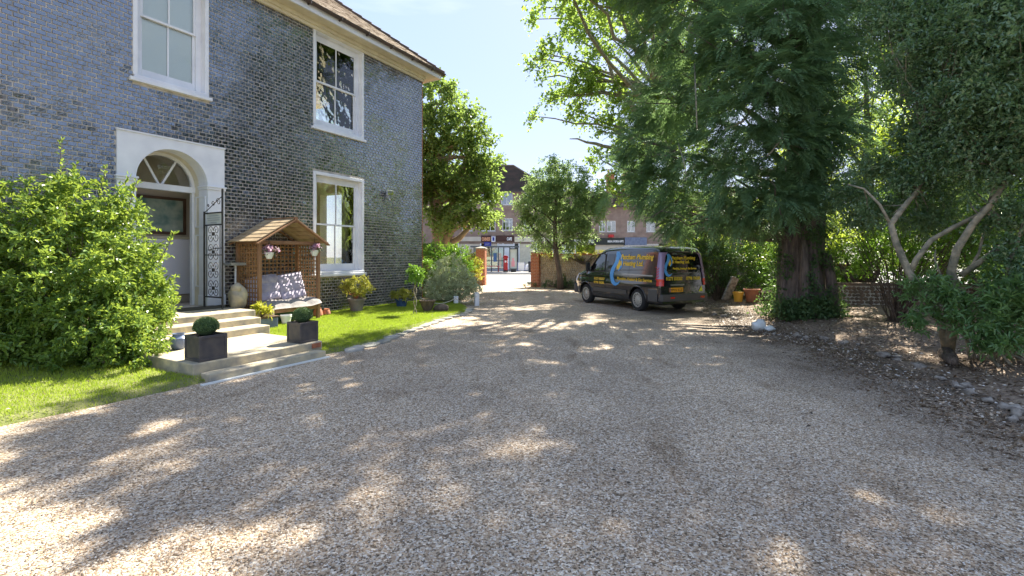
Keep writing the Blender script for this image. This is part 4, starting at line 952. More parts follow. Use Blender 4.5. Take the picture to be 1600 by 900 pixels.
# trough with small plant, white pot, terracotta figures
tr_ = empty('trough', HW(-6.38, -1.22, .10), HA, 'weathered blue grey trough with brown rim in front of the arbour post', 'trough')
b = MB(); b.box(-.24, .24, -.12, .12, 0, .24); b.build('body', 'blue_grey_glaze', tr_, bevel=.01); b = MB(); b.box(-.26, .26, -.14, .14, .241, .27); b.build('rim', 'wood_dark', tr_, bevel=.005)
bushy('trough_plant', HW(-6.42, -1.22, .36), 'broad leaved yellow green plant growing from the trough', 'plant', (0, 0, .12), (.22, .12, .12), 14, 'gold_leaf', .10, .035, rng, stems=8, tr=.09, hi=True, per=3)
pot('white_pot', HW(-5.72, -1.0, .10), open_pot(.08, .11, .22, .01), 'ceramic_white', 'small white pot below the arbour seat')
tf = empty('terracotta_planter', HW(-4.42, -.52, .10), HA, 'pair of low terracotta pots against the wall right of the arbour', 'pot')
for i, (dx, s_) in enumerate(((-.1, 1), (.16, .8))):
    b = MB(); b.lathe([(.07*s_, 0), (.12*s_, .06), (.10*s_, .16*s_), (.075*s_, .2*s_), (.08*s_, .23*s_), (.06*s_, .22*s_)], 16, (dx, 0, 0)); b.build('pot_body', 'terracotta', tf, smooth='auto')
b = MB(); b.tube([(0, 0, 0), (.02, .01, .5), (-.01, 0, .95), (-.10, 0, 1.08)], [.022, .018, .014, .008], 6); tag(b.build('brown_stem', 'pale_bark', loc=HW(-4.42, -.38, .1), smooth=True), 'bare brown plant stem rising by the wall between the arbour and grey pot', 'stem')

# white posts with rope at the lawn corner
for i, (x, y, h_, lab) in enumerate(((-1.79, 15.1, .30, 'short white square post at the lawn corner before the pale bush'), (-1.14, 15.3, .40, 'taller white square post right of the pale bush'))):
    b = MB(); b.box(-.07, .07, -.07, .07, -.02, h_); b.box(-.078, .078, -.078, .078, h_, h_+.02); tag(b.build('white_post', 'white_paint', loc=(x, y, 0), rz=.3, bevel=.006), lab, 'post')
for i, (a, c_, lab) in enumerate((((-1.79, 15.03, .25), (-1.14, 15.23, .32), 'rope sagging between the two white posts'), ((-2.75, 14.2, .35), (-1.79, 15.03, .25), 'rope hanging from the short white post toward the house'))):
    b = MB(); b.tube([Vector(a).lerp(Vector(c_), t)-Vector((0, 0, .17*math.sin(PI*t))) for t in [k/10 for k in range(11)]], .014, 6); tag(b.build('rope', 'rope', smooth=True), lab, 'rope')

# ------------------------------------------------------------------ gate pillars and flint boundary wall
def pillar(x, y, w_, h_, rz, label):
    r = empty('brick_pillar', (x, y, 0), rz, label, 'gate pillar'); rg = random.Random(int(abs(x)*10)); b = MB(); b.box(-w_/2+.012, w_/2-.012, -w_/2+.012, w_/2-.012, -.02, h_); b.build('core', 'lime_mortar', r)
    z = .0; row = 0; bs = MB()
    while z + .065 < h_:
        for (ax, sg) in (('x', -1), ('x', 1), ('y', -1), ('y', 1)):
            u = -w_/2 + (0 if (row+(ax == 'x')) % 2 else .112)
            if u > -w_/2: segs = [(-w_/2, u-.01)]
            else: segs = []
            while u < w_/2-.03: segs.append((u, min(w_/2, u+.215))); u += .225
            for a0, a1 in segs:
                d_ = rg.uniform(0, .008)
                if ax == 'x': bs.box(sg*w_/2-.02 if sg > 0 else -w_/2-d_, sg*w_/2+d_ if sg > 0 else -w_/2+.02, a0+.003, a1-.003, z+.004, z+.066)
                else: bs.box(a0+.003, a1-.003, sg*w_/2-.02 if sg > 0 else -w_/2-d_, w_/2+d_ if sg > 0 else -w_/2+.02, z+.004, z+.066)
        z += .076; row += 1
    bs.build('bricks', 'red_brick', r, kind='stuff')
    b = MB(); b.add([(-w_/2-.04, -w_/2-.04, h_), (w_/2+.04, -w_/2-.04, h_), (w_/2+.04, w_/2+.04, h_), (-w_/2-.04, w_/2+.04, h_), (-w_/2-.04, -w_/2-.04, h_+.05), (w_/2+.04, -w_/2-.04, h_+.05), (w_/2+.04, w_/2+.04, h_+.05), (-w_/2-.04, w_/2+.04, h_+.05), (0, 0, h_+.13)],
        [(0, 1, 5, 4), (1, 2, 6, 5), (2, 3, 7, 6), (3, 0, 4, 7), (4, 5, 8), (5, 6, 8), (6, 7, 8), (7, 4, 8), (3, 2, 1, 0)]); b.build('cap', 'stone_grey', r)
pillar(-1.70, 26.2, .50, 2.0, -.15, 'left red brick gate pillar beside the yellow green shrub')
pillar(1.28, 24.6, .46, 1.78, -.5, 'right red brick gate pillar at the end of the flint wall')
def flint_wall(name, p0, p1, h_, label, z0=-.02, m='flint', size=.085, seed=1, top='red_brick'):
    L_ = math.dist(p0, p1); an = math.atan2(p1[1]-p0[1], p1[0]-p0[0]); r = empty(name, (p0[0], p0[1], 0), an, label, 'wall')
    b = MB(); b.box(0, L_, -.14, .14, z0, h_-.08); b.build('core', 'lime_mortar', r)
    rg = random.Random(seed); V = []; F = []; bm = bmesh.new(); bmesh.ops.create_icosphere(bm, subdivisions=1, radius=1); iv = [v.co.copy() for v in bm.verts]; fi = [tuple(v.index for v in f.verts) for f in bm.faces]; bm.free()
    z = z0+size*.5
    while z < h_-.1:
        x = rg.uniform(0, size)
        while x < L_:
            s_ = size*rg.uniform(.45, .75); base = len(V); q = rg.uniform(.7, 1.1); off = rg.uniform(-.01, .02)
            V += [(x+p.x*s_*1.15, -.14-off+p.y*.035, z+p.z*s_*q+rg.uniform(-.008, .008)) for p in iv]; F += [tuple(base+i for i in f) for f in fi]
            x += s_*2.1
        z += size*1.02
    npmesh('flints', V, F, m, r, kind='stuff', rnd=None)
    b = MB(); x = 0
    while x < L_-.05: b.box(x+.004, min(L_, x+.107), -.17, .17, h_-.079, h_+rg.uniform(-.004, .004)); x += .112
    b.build('coping', top, r, kind='stuff')
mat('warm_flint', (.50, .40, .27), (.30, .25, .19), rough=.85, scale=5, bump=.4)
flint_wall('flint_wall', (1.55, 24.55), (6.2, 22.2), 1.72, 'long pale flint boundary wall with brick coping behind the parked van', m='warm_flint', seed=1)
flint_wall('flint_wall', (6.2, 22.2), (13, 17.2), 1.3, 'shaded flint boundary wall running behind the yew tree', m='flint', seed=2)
mat('old_brick', (.24, .16, .11), (.15, .12, .09), rough=.95, scale=4, bump=.4)
flint_wall('low_wall', (8.2, 14.6), (15.0, 13.2), .80, 'low old wall between the yew trunk and the holly tree', m='old_brick', size=.10, seed=3, top='old_brick')
flint_wall('flint_wall', (-9, 27.3), (-1.95, 26.3), 1.6, 'flint wall left of the gateway behind the hedge', m='warm_flint', seed=4)

# ------------------------------------------------------------------ lettering
def text_mesh(s, size, bold=0.0, shear=0.0, res=3, align='LEFT'):
    cu = bpy.data.curves.new('lettering', 'FONT'); cu.body = s; cu.size = size; cu.offset = bold; cu.shear = shear; cu.resolution_u = res; cu.align_x = align
    o = bpy.data.objects.new('lettering', cu); C.objects.link(o); dg = bpy.context.evaluated_depsgraph_get(); dg.update()
    me = bpy.data.meshes.new_from_object(o.evaluated_get(dg)); v = [tuple(x.co) for x in me.vertices]; f = [tuple(p.vertices) for p in me.polygons]
    bpy.data.objects.remove(o); bpy.data.curves.remove(cu); bpy.data.meshes.remove(me); return v, f
def lettering(s, size, fn, m, parent, name='lettering', width=None, **k):
    v, f = text_mesh(s, size, **k)
    if width:
        x0 = min(p[0] for p in v); x1 = max(p[0] for p in v); v = [((p[0]-x0)*width/(x1-x0), p[1], 0) for p in v]
    b = MB(); b.add([fn(p[0], p[1]) for p in v], f); me = bpy.data.meshes.new(name); me.from_pydata(b.v, [], b.f); me.update()
    o = bpy.data.objects.new(name, me); C.objects.link(o); me.materials.append(MATS[m]); o.parent = parent; return o

# ------------------------------------------------------------------ buildings over the road
def win(parent, x, z, w_, h_, y, lights=2, transom=0, m='white_paint', glass='far_glass', sillm='kerb_stone'):
    b = MB(); t = .07; fy = y-.03
    b.box(x, x+t, fy, y+.05, z, z+h_); b.box(x+w_-t, x+w_, fy, y+.05, z, z+h_); b.box(x+t, x+w_-t, fy, y+.05, z, z+t); b.box(x+t, x+w_-t, fy, y+.05, z+h_-t, z+h_)
    for i in range(1, lights): xx = x+w_*i/lights; b.box(xx-t*.4, xx+t*.4, fy+.004, y+.045, z+t, z+h_-t)
    if transom: b.box(x+t, x+w_-t, fy+.008, y+.04, z+h_*transom-.03, z+h_*transom+.03)
    wn = b.build('window', m, parent)
    q = MB(); q.box(x+t, x+w_-t, y+.02, y+.03, z+t, z+h_-t); q.build('pane', glass, wn)
    q = MB(); q.box(x-.06, x+w_+.06, fy-.06, y+.04, z-.10, z-.002); q.build('sill', sillm, wn)
    return wn
def block(name, x0, x1, y0, y1, H, ridge, label, openings, hipL=True, hipR=True):
    r = empty(name, (0, 0, 0), 0, label, 'building'); b = MB()
    cell_boxes(b, x0, x1, 2.95, H, y0, y0+.3, openings)
    b.box(x0, x0+.3, y0+.301, y1, 0, H); b.box(x1-.3, x1, y0+.301, y1, 0, H); b.box(x0, x1, y1, y1+.3, 0, H)
    b.build('wall', 'shop_brick', r)
    b = MB(); b.box(x0+.31, x1-.31, y0+.9, y0+.95, 2.9, H); b.build('room_shade', mat('room_dim', (.10, .09, .09), rough=1), r)
    rn = (y1-y0)/2+.3; b = MB(); e = .35
    P = [(x0-e, y0-e, H), (x1+e, y0-e, H), (x1+e, y1+e, H), (x0-e, y1+e, H), (x0-e+(rn if hipL else 0), (y0+y1)/2, ridge), (x1+e-(rn if hipR else 0), (y0+y1)/2, ridge)]
    b.add(P, [(0, 1, 5, 4), (1, 2, 5), (2, 3, 4, 5), (3, 0, 4), (3, 2, 1, 0)]); ro_ = b.build('roof', 'old_tiles', r)
    b = MB()
    for i in range(30):
        t0 = i/30; s_ = Vector(P[0]).lerp(Vector(P[4]), t0); q = Vector(P[1]).lerp(Vector(P[5]), t0); b.bar(s_+Vector((0, -.02, .03)), q+Vector((0, -.02, .03)), .05, .03)
    b.build('tile_course', 'old_tiles', ro_, kind='stuff')
    b = MB(); b.box(x0-e, x1+e, y0-e-.1, y0-e+.02, H-.12, H+.02); b.build('gutter', 'gutter_iron', r)
    return r
BY = 52.5
def bx_(px): return (px-800)/740*BY
def bz_(py): return 1.6+(400-py)/740*BY
W1 = [(783, 801, 300, 320, 2, 0), (785, 801, 341, 360, 3, .7), (750, 774, 300, 315, 3, 0), (750, 774, 341, 361, 3, 0), (722, 738, 341, 361, 2, 0), (722, 738, 300, 318, 2, 0), (690, 708, 341, 361, 2, 0), (818, 834, 300, 320, 2, 0), (818, 834, 341, 360, 3, .7)]
ops = [(bx_(a), bx_(b), bz_(d), bz_(c)) for a, b, c, d, _, _ in W1]
main = block('shop_building', -12, 4.6, BY, BY+9, 8.75, 12.6, 'three storey brick shop building with steep dark tiled roof seen over the gateway', ops)
for (a, b__, c, d, l, t), o_ in zip(W1, ops): win(main, o_[0], o_[2], o_[1]-o_[0], o_[3]-o_[2], BY+.08, l, t)
# shop fronts
def fascia(parent, px0, px1, py0, py1, m, name='fascia'):
    b = MB(); b.box(bx_(px0), bx_(px1), BY-.16, BY-.004, bz_(py1), bz_(py0)); return b.build(name, m, parent)
f1 = fascia(main, 752, 767.6, 368, 378, 'sign_maroon'); lettering('CHINESE', .5, lambda x, z: (bx_(753)+x, BY-.165, bz_(376)+z), 'letter_orange', f1, width=.95, bold=.02)
f2 = fascia(main, 774.5, 803, 368, 377.5, 'sign_maroon'); lettering('CAFE', .45, lambda x, z: (bx_(792)+x, BY-.165, bz_(375.5)+z), 'letter_white', f2, width=.55, bold=.02)
fascia(main, 716, 751.5, 370, 377, 'plastered'); fascia(main, 686, 715.5, 370, 378, 'sign_maroon')
f3 = fascia(main, 756.5, 767.5, 378.2, 385, 'sign_blue'); lettering('SHOP', .3, lambda x, z: (bx_(758.5)+x, BY-.165, bz_(383)+z), 'letter_grey', f3, width=.45)
b = MB(); b.box(bx_(768.2), bx_(774.2), BY-.4, BY-.3, bz_(378), bz_(369)); ps = b.build('hanging_sign', 'letter_white', main)
b = MB(); b.box(bx_(769.6), bx_(772.8), BY-.41, BY-.402, bz_(376.5), bz_(370.8)); b.box(bx_(768.4), bx_(774.0), BY-.405, BY-.4005, bz_(369.9), bz_(369.2)); b.build('emblem', 'sign_blue', ps)
b = MB(); x = -12
for px0, px1, m_ in ((686, 716, 'far_glass'), (716, 751, 'plastered'), (751, 767, 'far_glass'), (767, 778, 'plastered'), (778.1, 803, 'white_paint'), (803, 811, 'sign_black'), (811, 838, 'cream_paint'), (838, 864, 'far_glass')):
    q = MB(); q.box(bx_(px0)+.02, bx_(px1)-.02, BY+.05, BY+.2, .12, 3.0); q.build('shopfront', m_, main)
b = MB()
for px0 in (686, 716, 751, 767, 778, 786, 803, 811, 838, 864): b.box(bx_(px0)-.07, bx_(px0)+.07, BY-.05, BY+.22, .12, 3.0)
b.box(-12, 4.6, BY-.04, BY+.3, .0, .5); b.build('stall_riser', 'white_paint', main)
b = MB(); b.box(bx_(804), bx_(864), BY-.10, BY-.002, bz_(378), bz_(370)); b.build('fascia', 'cream_paint', main)
# right wing
W2 = [(936, 946, 345, 362), (948, 962, 345, 362), (905, 918, 345, 362), (880, 892, 345, 362), (980, 992, 345, 362), (1010, 1024, 345, 362)]
ops = [(bx_(a), bx_(b__), bz_(d), bz_(c)) for a, b__, c, d in W2]
wing = block('shop_wing', 4.9, 30, BY, BY+8, 7.1, 9.3, 'lower brick shop wing with dark fascia behind the small tree and van', ops, hipL=False)
for o_ in ops: win(wing, o_[0], o_[2], o_[1]-o_[0], o_[3]-o_[2], BY+.08, 2, 0)
fs = fascia(wing, 878, 975, 372, 382.5, 'sign_black'); lettering('THE ADAM TIMES', .5, lambda x, z: (bx_(896.5)+x, BY-.165, bz_(379.5)+z), 'letter_white', fs, width=2.2, bold=.015)
lettering('BRIDAL SHOES & GIFTS', .3, lambda x, z: (bx_(949)+x, BY-.165, bz_(378.6)+z), 'letter_white', fs, width=1.75, bold=.01)
fascia(wing, 976, 1010, 371, 383, 'blue_grey_glaze'); 
b = MB(); b.lathe([(.01, 0), (.32, 0), (.32, .3), (.01, .3)], 12, (bx_(954), BY-.3, bz_(371))); b.build('alarm_box', 'post_red', wing)
for px0, px1, m_ in ((878, 900, 'white_paint'), (900, 930, 'far_glass'), (930, 975, 'plastered'), (975, 1030, 'far_glass')):
    q = MB(); q.box(bx_(px0)+.02, bx_(px1)-.02, BY+.05, BY+.2, .12, 3.0); q.build('shopfront', m_, wing)
for px0 in (954, 979):
    b = MB(); X = bx_(px0)*1.07; b.box(X-.42, X+.42, BY+3.5, BY+4.3, 8, 11.4); b.box(X-.5, X+.5, BY+3.42, BY+4.38, 11.1, 11.25); ch = b.build('chimney', 'red_brick', wing)
    b = MB()
    for dx in (-.2, .2): b.lathe([(.13, 0), (.10, .5), (.12, .52)], 10, (X+dx, BY+3.9, 11.4))
    b.build('chimney_pot', 'terracotta', ch, smooth='auto')

# ------------------------------------------------------------------ street furniture
SY = 44.0
def sx_(px): return (px-800)/740*SY
sh = empty('bus_shelter', (0, SY, .12), 0, 'dark framed bus shelter with flat roof and red bench across the road', 'bus shelter')
b = MB(); b.box(sx_(736), sx_(811), -.9, .7, 2.28, 2.40); b.build('roof', 'steel_dark', sh, bevel=.02)
for px in (740, 754.5, 767.5, 778.5, 787, 796.5):
    b = MB(); X = sx_(px); b.box(X-.05, X+.05, .45, .55, 0, 2.279); b.build('post', 'steel_dark', sh)
b = MB()
for z_ in (.25, 1.0): b.box(sx_(740), sx_(787), .47, .53, z_, z_+.07)
b.build('rail', 'steel_dark', sh)
for a, c_ in ((740, 754.5), (754.5, 767.5), (767.5, 778.5), (778.5, 787)):
    b = MB(); b.box(sx_(a)+.06, sx_(c_)-.06, .49, .505, .33, 2.2); b.build('pane', 'bright_glass', sh)
b = MB(); b.box(sx_(752), sx_(780), .0, .35, .50, .56); b.build('bench', 'post_red', sh)
for px in (756, 779):
    b = MB(); X = sx_(px); b.box(X-.03, X+.03, .1, .25, 0, .499); b.build('leg', 'post_red', sh)
b = MB(); b.box(sx_(771), sx_(776), -.06, -.02, .95, 1.75); b.build('poster', 'shade_blue', sh)
ad = empty('advert_stand', (sx_(802.3), SY-.2, .12), 0, 'upright lit advert case with pink poster at the right end of the bus shelter', 'advert panel')
b = MB(); b.box(-.36, -.31, -.12, .12, .25, 2.2); b.box(.31, .36, -.12, .12, .25, 2.2); b.box(-.31, .31, -.12, .12, .25, .33); b.box(-.31, .31, -.12, .12, 2.1, 2.2); b.build('case', 'steel_dark', ad)
b = MB(); b.box(-.31, .31, -.05, .05, .33, 2.1); po = b.build('poster', mat('poster_pale', (.45, .50, .45), (.55, .56, .52), scale=3), ad)
b = MB(); b.box(-.2, .12, -.055, -.0505, .5, 1.0); b.box(-.12, .06, -.055, -.0505, 1.0, 1.3); b.build('print', 'pink', po)
b = MB(); b.box(-.25, .25, -.1, .1, 0, .25); b.build('foot', 'black_plastic', ad)
pb = empty('post_box', (sx_(790), SY+.2, .12), 0, 'red pillar post box standing between bus shelter and advert panel', 'post box')
b = MB(); b.lathe([(.20, .16), (.20, 1.28), (.25, 1.30), (.26, 1.36), (.24, 1.42), (.16, 1.50), (.02, 1.53)], 20); b.build('body', 'post_red', pb, smooth='auto')
b = MB(); b.lathe([(.23, 0), (.23, .14), (.20, .16)], 20); b.build('plinth', 'black_plastic', pb, smooth='auto')
b = MB(); b.box(-.13, .13, -.235, -.19, 1.12, 1.16); b.build('slot', 'black_plastic', pb); b = MB(); b.box(-.08, .08, -.215, -.19, .88, 1.05); b.build('notice_plate', 'letter_white', pb)
b = MB(); b.box(-.32, .32, -.03, .03, .1, .85); ab = tag(b.build('advert_board', 'letter_white', loc=(sx_(815), SY+1.5, .12)), 'white pavement board behind the black bin and car', 'sign board')
b = MB(); b.box(-.36, -.321, -.05, .05, 0, .9); b.box(.321, .36, -.05, .05, 0, .9); b.build('frame', 'sign_blue', ab)
b = MB(); b.lathe([(.17, 0), (.21, .8), (.23, .82), (.23, .9), (.15, 1.0), (.02, 1.03)], 16); lb = tag(b.build('litter_bin', 'black_plastic', loc=(sx_(828), SY-1.2, .12), smooth='auto'), 'black street litter bin beside the right gate pillar', 'litter bin')

# ------------------------------------------------------------------ vehicles: lofted bodies
def car_body(name, m, parent, prof, W, tum, zb, r, xs, L, nose=.25, tail=.06, belt=1.0, cut=None, wheels=(), arch=.37, sill=.22, rake=0.0):
    """prof(x)->roof height; W half width; returns surface half-width function"""
    zt = lambda x: float(np.interp(x, [p[0] for p in prof], [p[1] for p in prof]))
    def Wx(x):
        f = max(0, (nose-x)/nose); g = max(0, (x-(L-tail))/tail) if tail else 0
        return W*(1-.20*f**2.2-.05*g**2)
    def hw(x, z):
        w_ = Wx(x); t = zt(x); q = max(0, (z-belt)/max(.2, (t if t > belt+.3 else belt+.95)-belt)); w_ -= tum*q**1.3
        w_ -= .05*max(0, (zb+.35-z)/.35)**2; w_ += .012*math.exp(-((z-.78)/.10)**2) - .010*math.exp(-((z-.92)/.03)**2)
        u = t-z
        if u < r: k = 1-u/r; w_ -= r*(1-math.sqrt(max(0, 1-k*k)))*1.1
        return w_
    V = []; F = []; nz_ = 40; nr = 8
    for x in xs:
        t = zt(x); ring = []
        zsamp = [zb+(t-r-zb)*i/(nz_-8) for i in range(nz_-8)] + [t-r*math.cos(PI/2*i/8)**1 if False else t-r+r*math.sin(PI/2*i/8) for i in range(9)]
        for z in zsamp: ring.append((x + rake*max(0, z-.6)*(x > L-.5)*((x-(L-.5))/.5), -hw(x, z), z))
        wt = -ring[-1][1]
        for i in range(1, nr): u = 1-2*i/nr; ring.append((ring[-1][0], -wt*u, t+.025*(1-u*u)))
        for p in reversed(ring[:len(zsamp)]): ring.append((p[0], -p[1], p[2]))
        V.append(ring)
    m_ = len(V[0]); vs = [p for rg_ in V for p in rg_]
    def keep(c):
        if cut:
            for sgn, poly in cut:
                if sgn == 's' and abs(c[1]) > .4:
                    if inside(np.array([c[0]]), np.array([c[2]]), poly)[0]: return False
                if sgn == 'w' and abs(c[1]) < .62*W/.95 and poly(c): return False
        if abs(c[1]) > .5:
            for (wx, wz) in wheels:
                if math.hypot(c[0]-wx, c[2]-wz) < arch: return False
        return True
    for i in range(len(xs)-1):
        for j in range(m_-1):
            q = (i*m_+j, (i+1)*m_+j, (i+1)*m_+j+1, i*m_+j+1); c = np.mean([vs[k] for k in q], 0)
            if keep(c): F.append(q)
    F.append(tuple(range(m_))); F.append(tuple((len(xs)-1)*m_+k for k in range(m_)))
    b = MB(); b.add(vs, F); b.build('body', m, parent, smooth='auto')
    return hw
def wheel(parent, x, y, z, R_, wd, side, holes=14, rim='alloy'):
    t = MB(); t.lathe([(R_*.66, -wd/2), (R_*.93, -wd/2), (R_, -wd/2+.03), (R_, wd/2-.03), (R_*.93, wd/2), (R_*.66, wd/2)], 40, cap=False)
    t.v = [(v[0]+x, y+v[2], z+v[1]) for v in t.v]; w_ = t.build('wheel', 'black_rubber', parent, smooth='auto')
    o = y+side*wd/2
    t = MB(); t.lathe([(R_*.67, 0), (R_*.67, .025), (R_*.60, .03), (R_*.585, .0)], 40, cap=False); t.lathe([(.001, .035), (R_*.16, .033), (R_*.2, .012), (R_*.40, .002), (R_*.42, -.0)], 32, cap=False)
    t.v = [(v[0]+x, o+side*(v[2]-.02), z+v[1]) for v in t.v]
    for k in range(holes):
        a = 2*PI*k/holes; da = PI/holes*.55
        pts = [(R_*.41, a-da), (R_*.41, a+da), (R_*.61, a+da*.8), (R_*.61, a-da*.8)]
        t.add([(x+rr*math.cos(q), o+side*(-.012), z+rr*math.sin(q)) for rr, q in pts], [(0, 1, 2, 3)])
    t.build('wheel_cover', rim, w_, smooth='auto')
    t = MB(); t.lathe([(.001, 0), (R_*.68, 0)], 30, cap=False); t.v = [(v[0]+x, o-side*.05, z+v[1]) for v in t.v]; t.build('brake_shadow', 'black_plastic', w_)
mat('black_rubber', (.02, .02, .02), rough=.8); mat('alloy', (.55, .53, .48), rough=.35, metal=.5)
mat('van_paint', (.008, .009, .014), (.011, .012, .018), rough=.12, coat=1, spec=.6, scale=2)
mat('car_white', (.75, .77, .80), rough=.25, coat=.6)
mat('bumper_grey', (.09, .085, .08), rough=.5); mat('tinted_glass', (.006, .006, .008), rough=.04, spec=.9)
mat('decal_yellow', (.95, .60, .04), rough=.4); mat('decal_gold', (.85, .62, .05), rough=.4); mat('decal_blue', (.10, .38, .78), rough=.35); mat('decal_blue_dark', (.04, .16, .45), rough=.35)
mat('lamp_red', (.65, .02, .015), rough=.15, coat=1); mat('lamp_clear', (.30, .22, .38), rough=.12, coat=1); mat('plate_yellow', (.88, .40, .02), rough=.4); mat('chrome_grey', (.38, .38, .38), rough=.25, metal=.7)
mat('hivis', (.75, .75, .05), rough=.4)
VA = math.atan2(-.905, .425)
VSX, VSZ = .90, .965
vx_, vy_ = 3.86*VSX, -.82*VSX
van = empty('parked_van', (3.74-(vx_*math.cos(VA)-vy_*math.sin(VA)), 13.85-(vx_*math.sin(VA)+vy_*math.cos(VA)), 0), VA, 'black panel van with blue flame logo and yellow plumbing lettering parked by the wall', 'van')
van.scale = (VSX, VSX, VSZ)
VL, VW = 4.93, .95
prof = [(0, .72), (.03, .86), (.12, .98), (.35, 1.08), (.7, 1.17), (.98, 1.25), (1.2, 1.43), (1.55, 1.71), (1.78, 1.85), (2.1, 1.92), (2.8, 1.955), (3.8, 1.955), (4.6, 1.92), (4.86, 1.88), (VL, 1.78)]
cabwin = [(1.20, 1.13), (2.12, 1.17), (2.12, 1.70), (1.92, 1.76), (1.70, 1.70), (1.45, 1.48), (1.22, 1.25)]
def wsh(c): return 1.08 < c[0] < 1.72 and c[2] > 1.2
xs = sorted(set([round(v, 3) for v in list(np.arange(0, .3, .03))+list(np.arange(.3, 4.7, .045))+list(np.arange(4.7, VL, .03))+[VL]]))
hw = car_body('van', 'van_paint', van, prof, VW, .13, .30, .16, xs, VL, nose=.75, tail=.10, cut=[('s', cabwin), ('w', wsh)], wheels=((.93, .34), (3.86, .34)), arch=.40, rake=-.07)
def rk(x, z): return x + (-.07)*max(0, z-.6)*(1 if x > VL-.5 else 0)*((x-(VL-.5))/.5)
def on_side(x, z, e=.008, s=-1): return (rk(x, z), s*(hw(min(max(x, 0), VL), z)+e), z)
def side_patch(name, poly, m, e=.008, s=-1, parent=None):
    # triangulated grid clipped by polygon, following the body
    P = np.array(poly); x0, z0 = P.min(0); x1, z1 = P.max(0); nx_ = max(2, int((x1-x0)/.03)); b = MB(); 
    for i in range(nx_):
        xa, xb = x0+(x1-x0)*i/nx_, x0+(x1-x0)*(i+1)/nx_; rowsv = []
        def spans(x):
            zs_ = []
            for (ax, az), (bx2, bz2) in zip(poly, poly[1:]+poly[:1]):
                if (ax-x)*(bx2-x) <= 0 and ax != bx2: zs_.append(az+(bz2-az)*(x-ax)/(bx2-ax))
            zs_.sort(); return zs_
        sa, sb = spans(xa+1e-5), spans(xb-1e-5)
        if len(sa) >= 2 and len(sb) >= 2:
            for k in range(0, min(len(sa), len(sb))-1, 2):
                za0, za1, zb0, zb1 = sa[k], sa[k+1], sb[k], sb[k+1]; nn = max(1, int((max(za1, zb1)-min(za0, zb0))/.06)); vs = []
                for j in range(nn+1):
                    t = j/nn; vs += [on_side(xa, za0+(za1-za0)*t, e, s), on_side(xb, zb0+(zb1-zb0)*t, e, s)]
                b.add(vs, [(2*j, 2*j+1, 2*j+3, 2*j+2) for j in range(nn)])
    return b.build(name, m, parent or van, smooth=True)
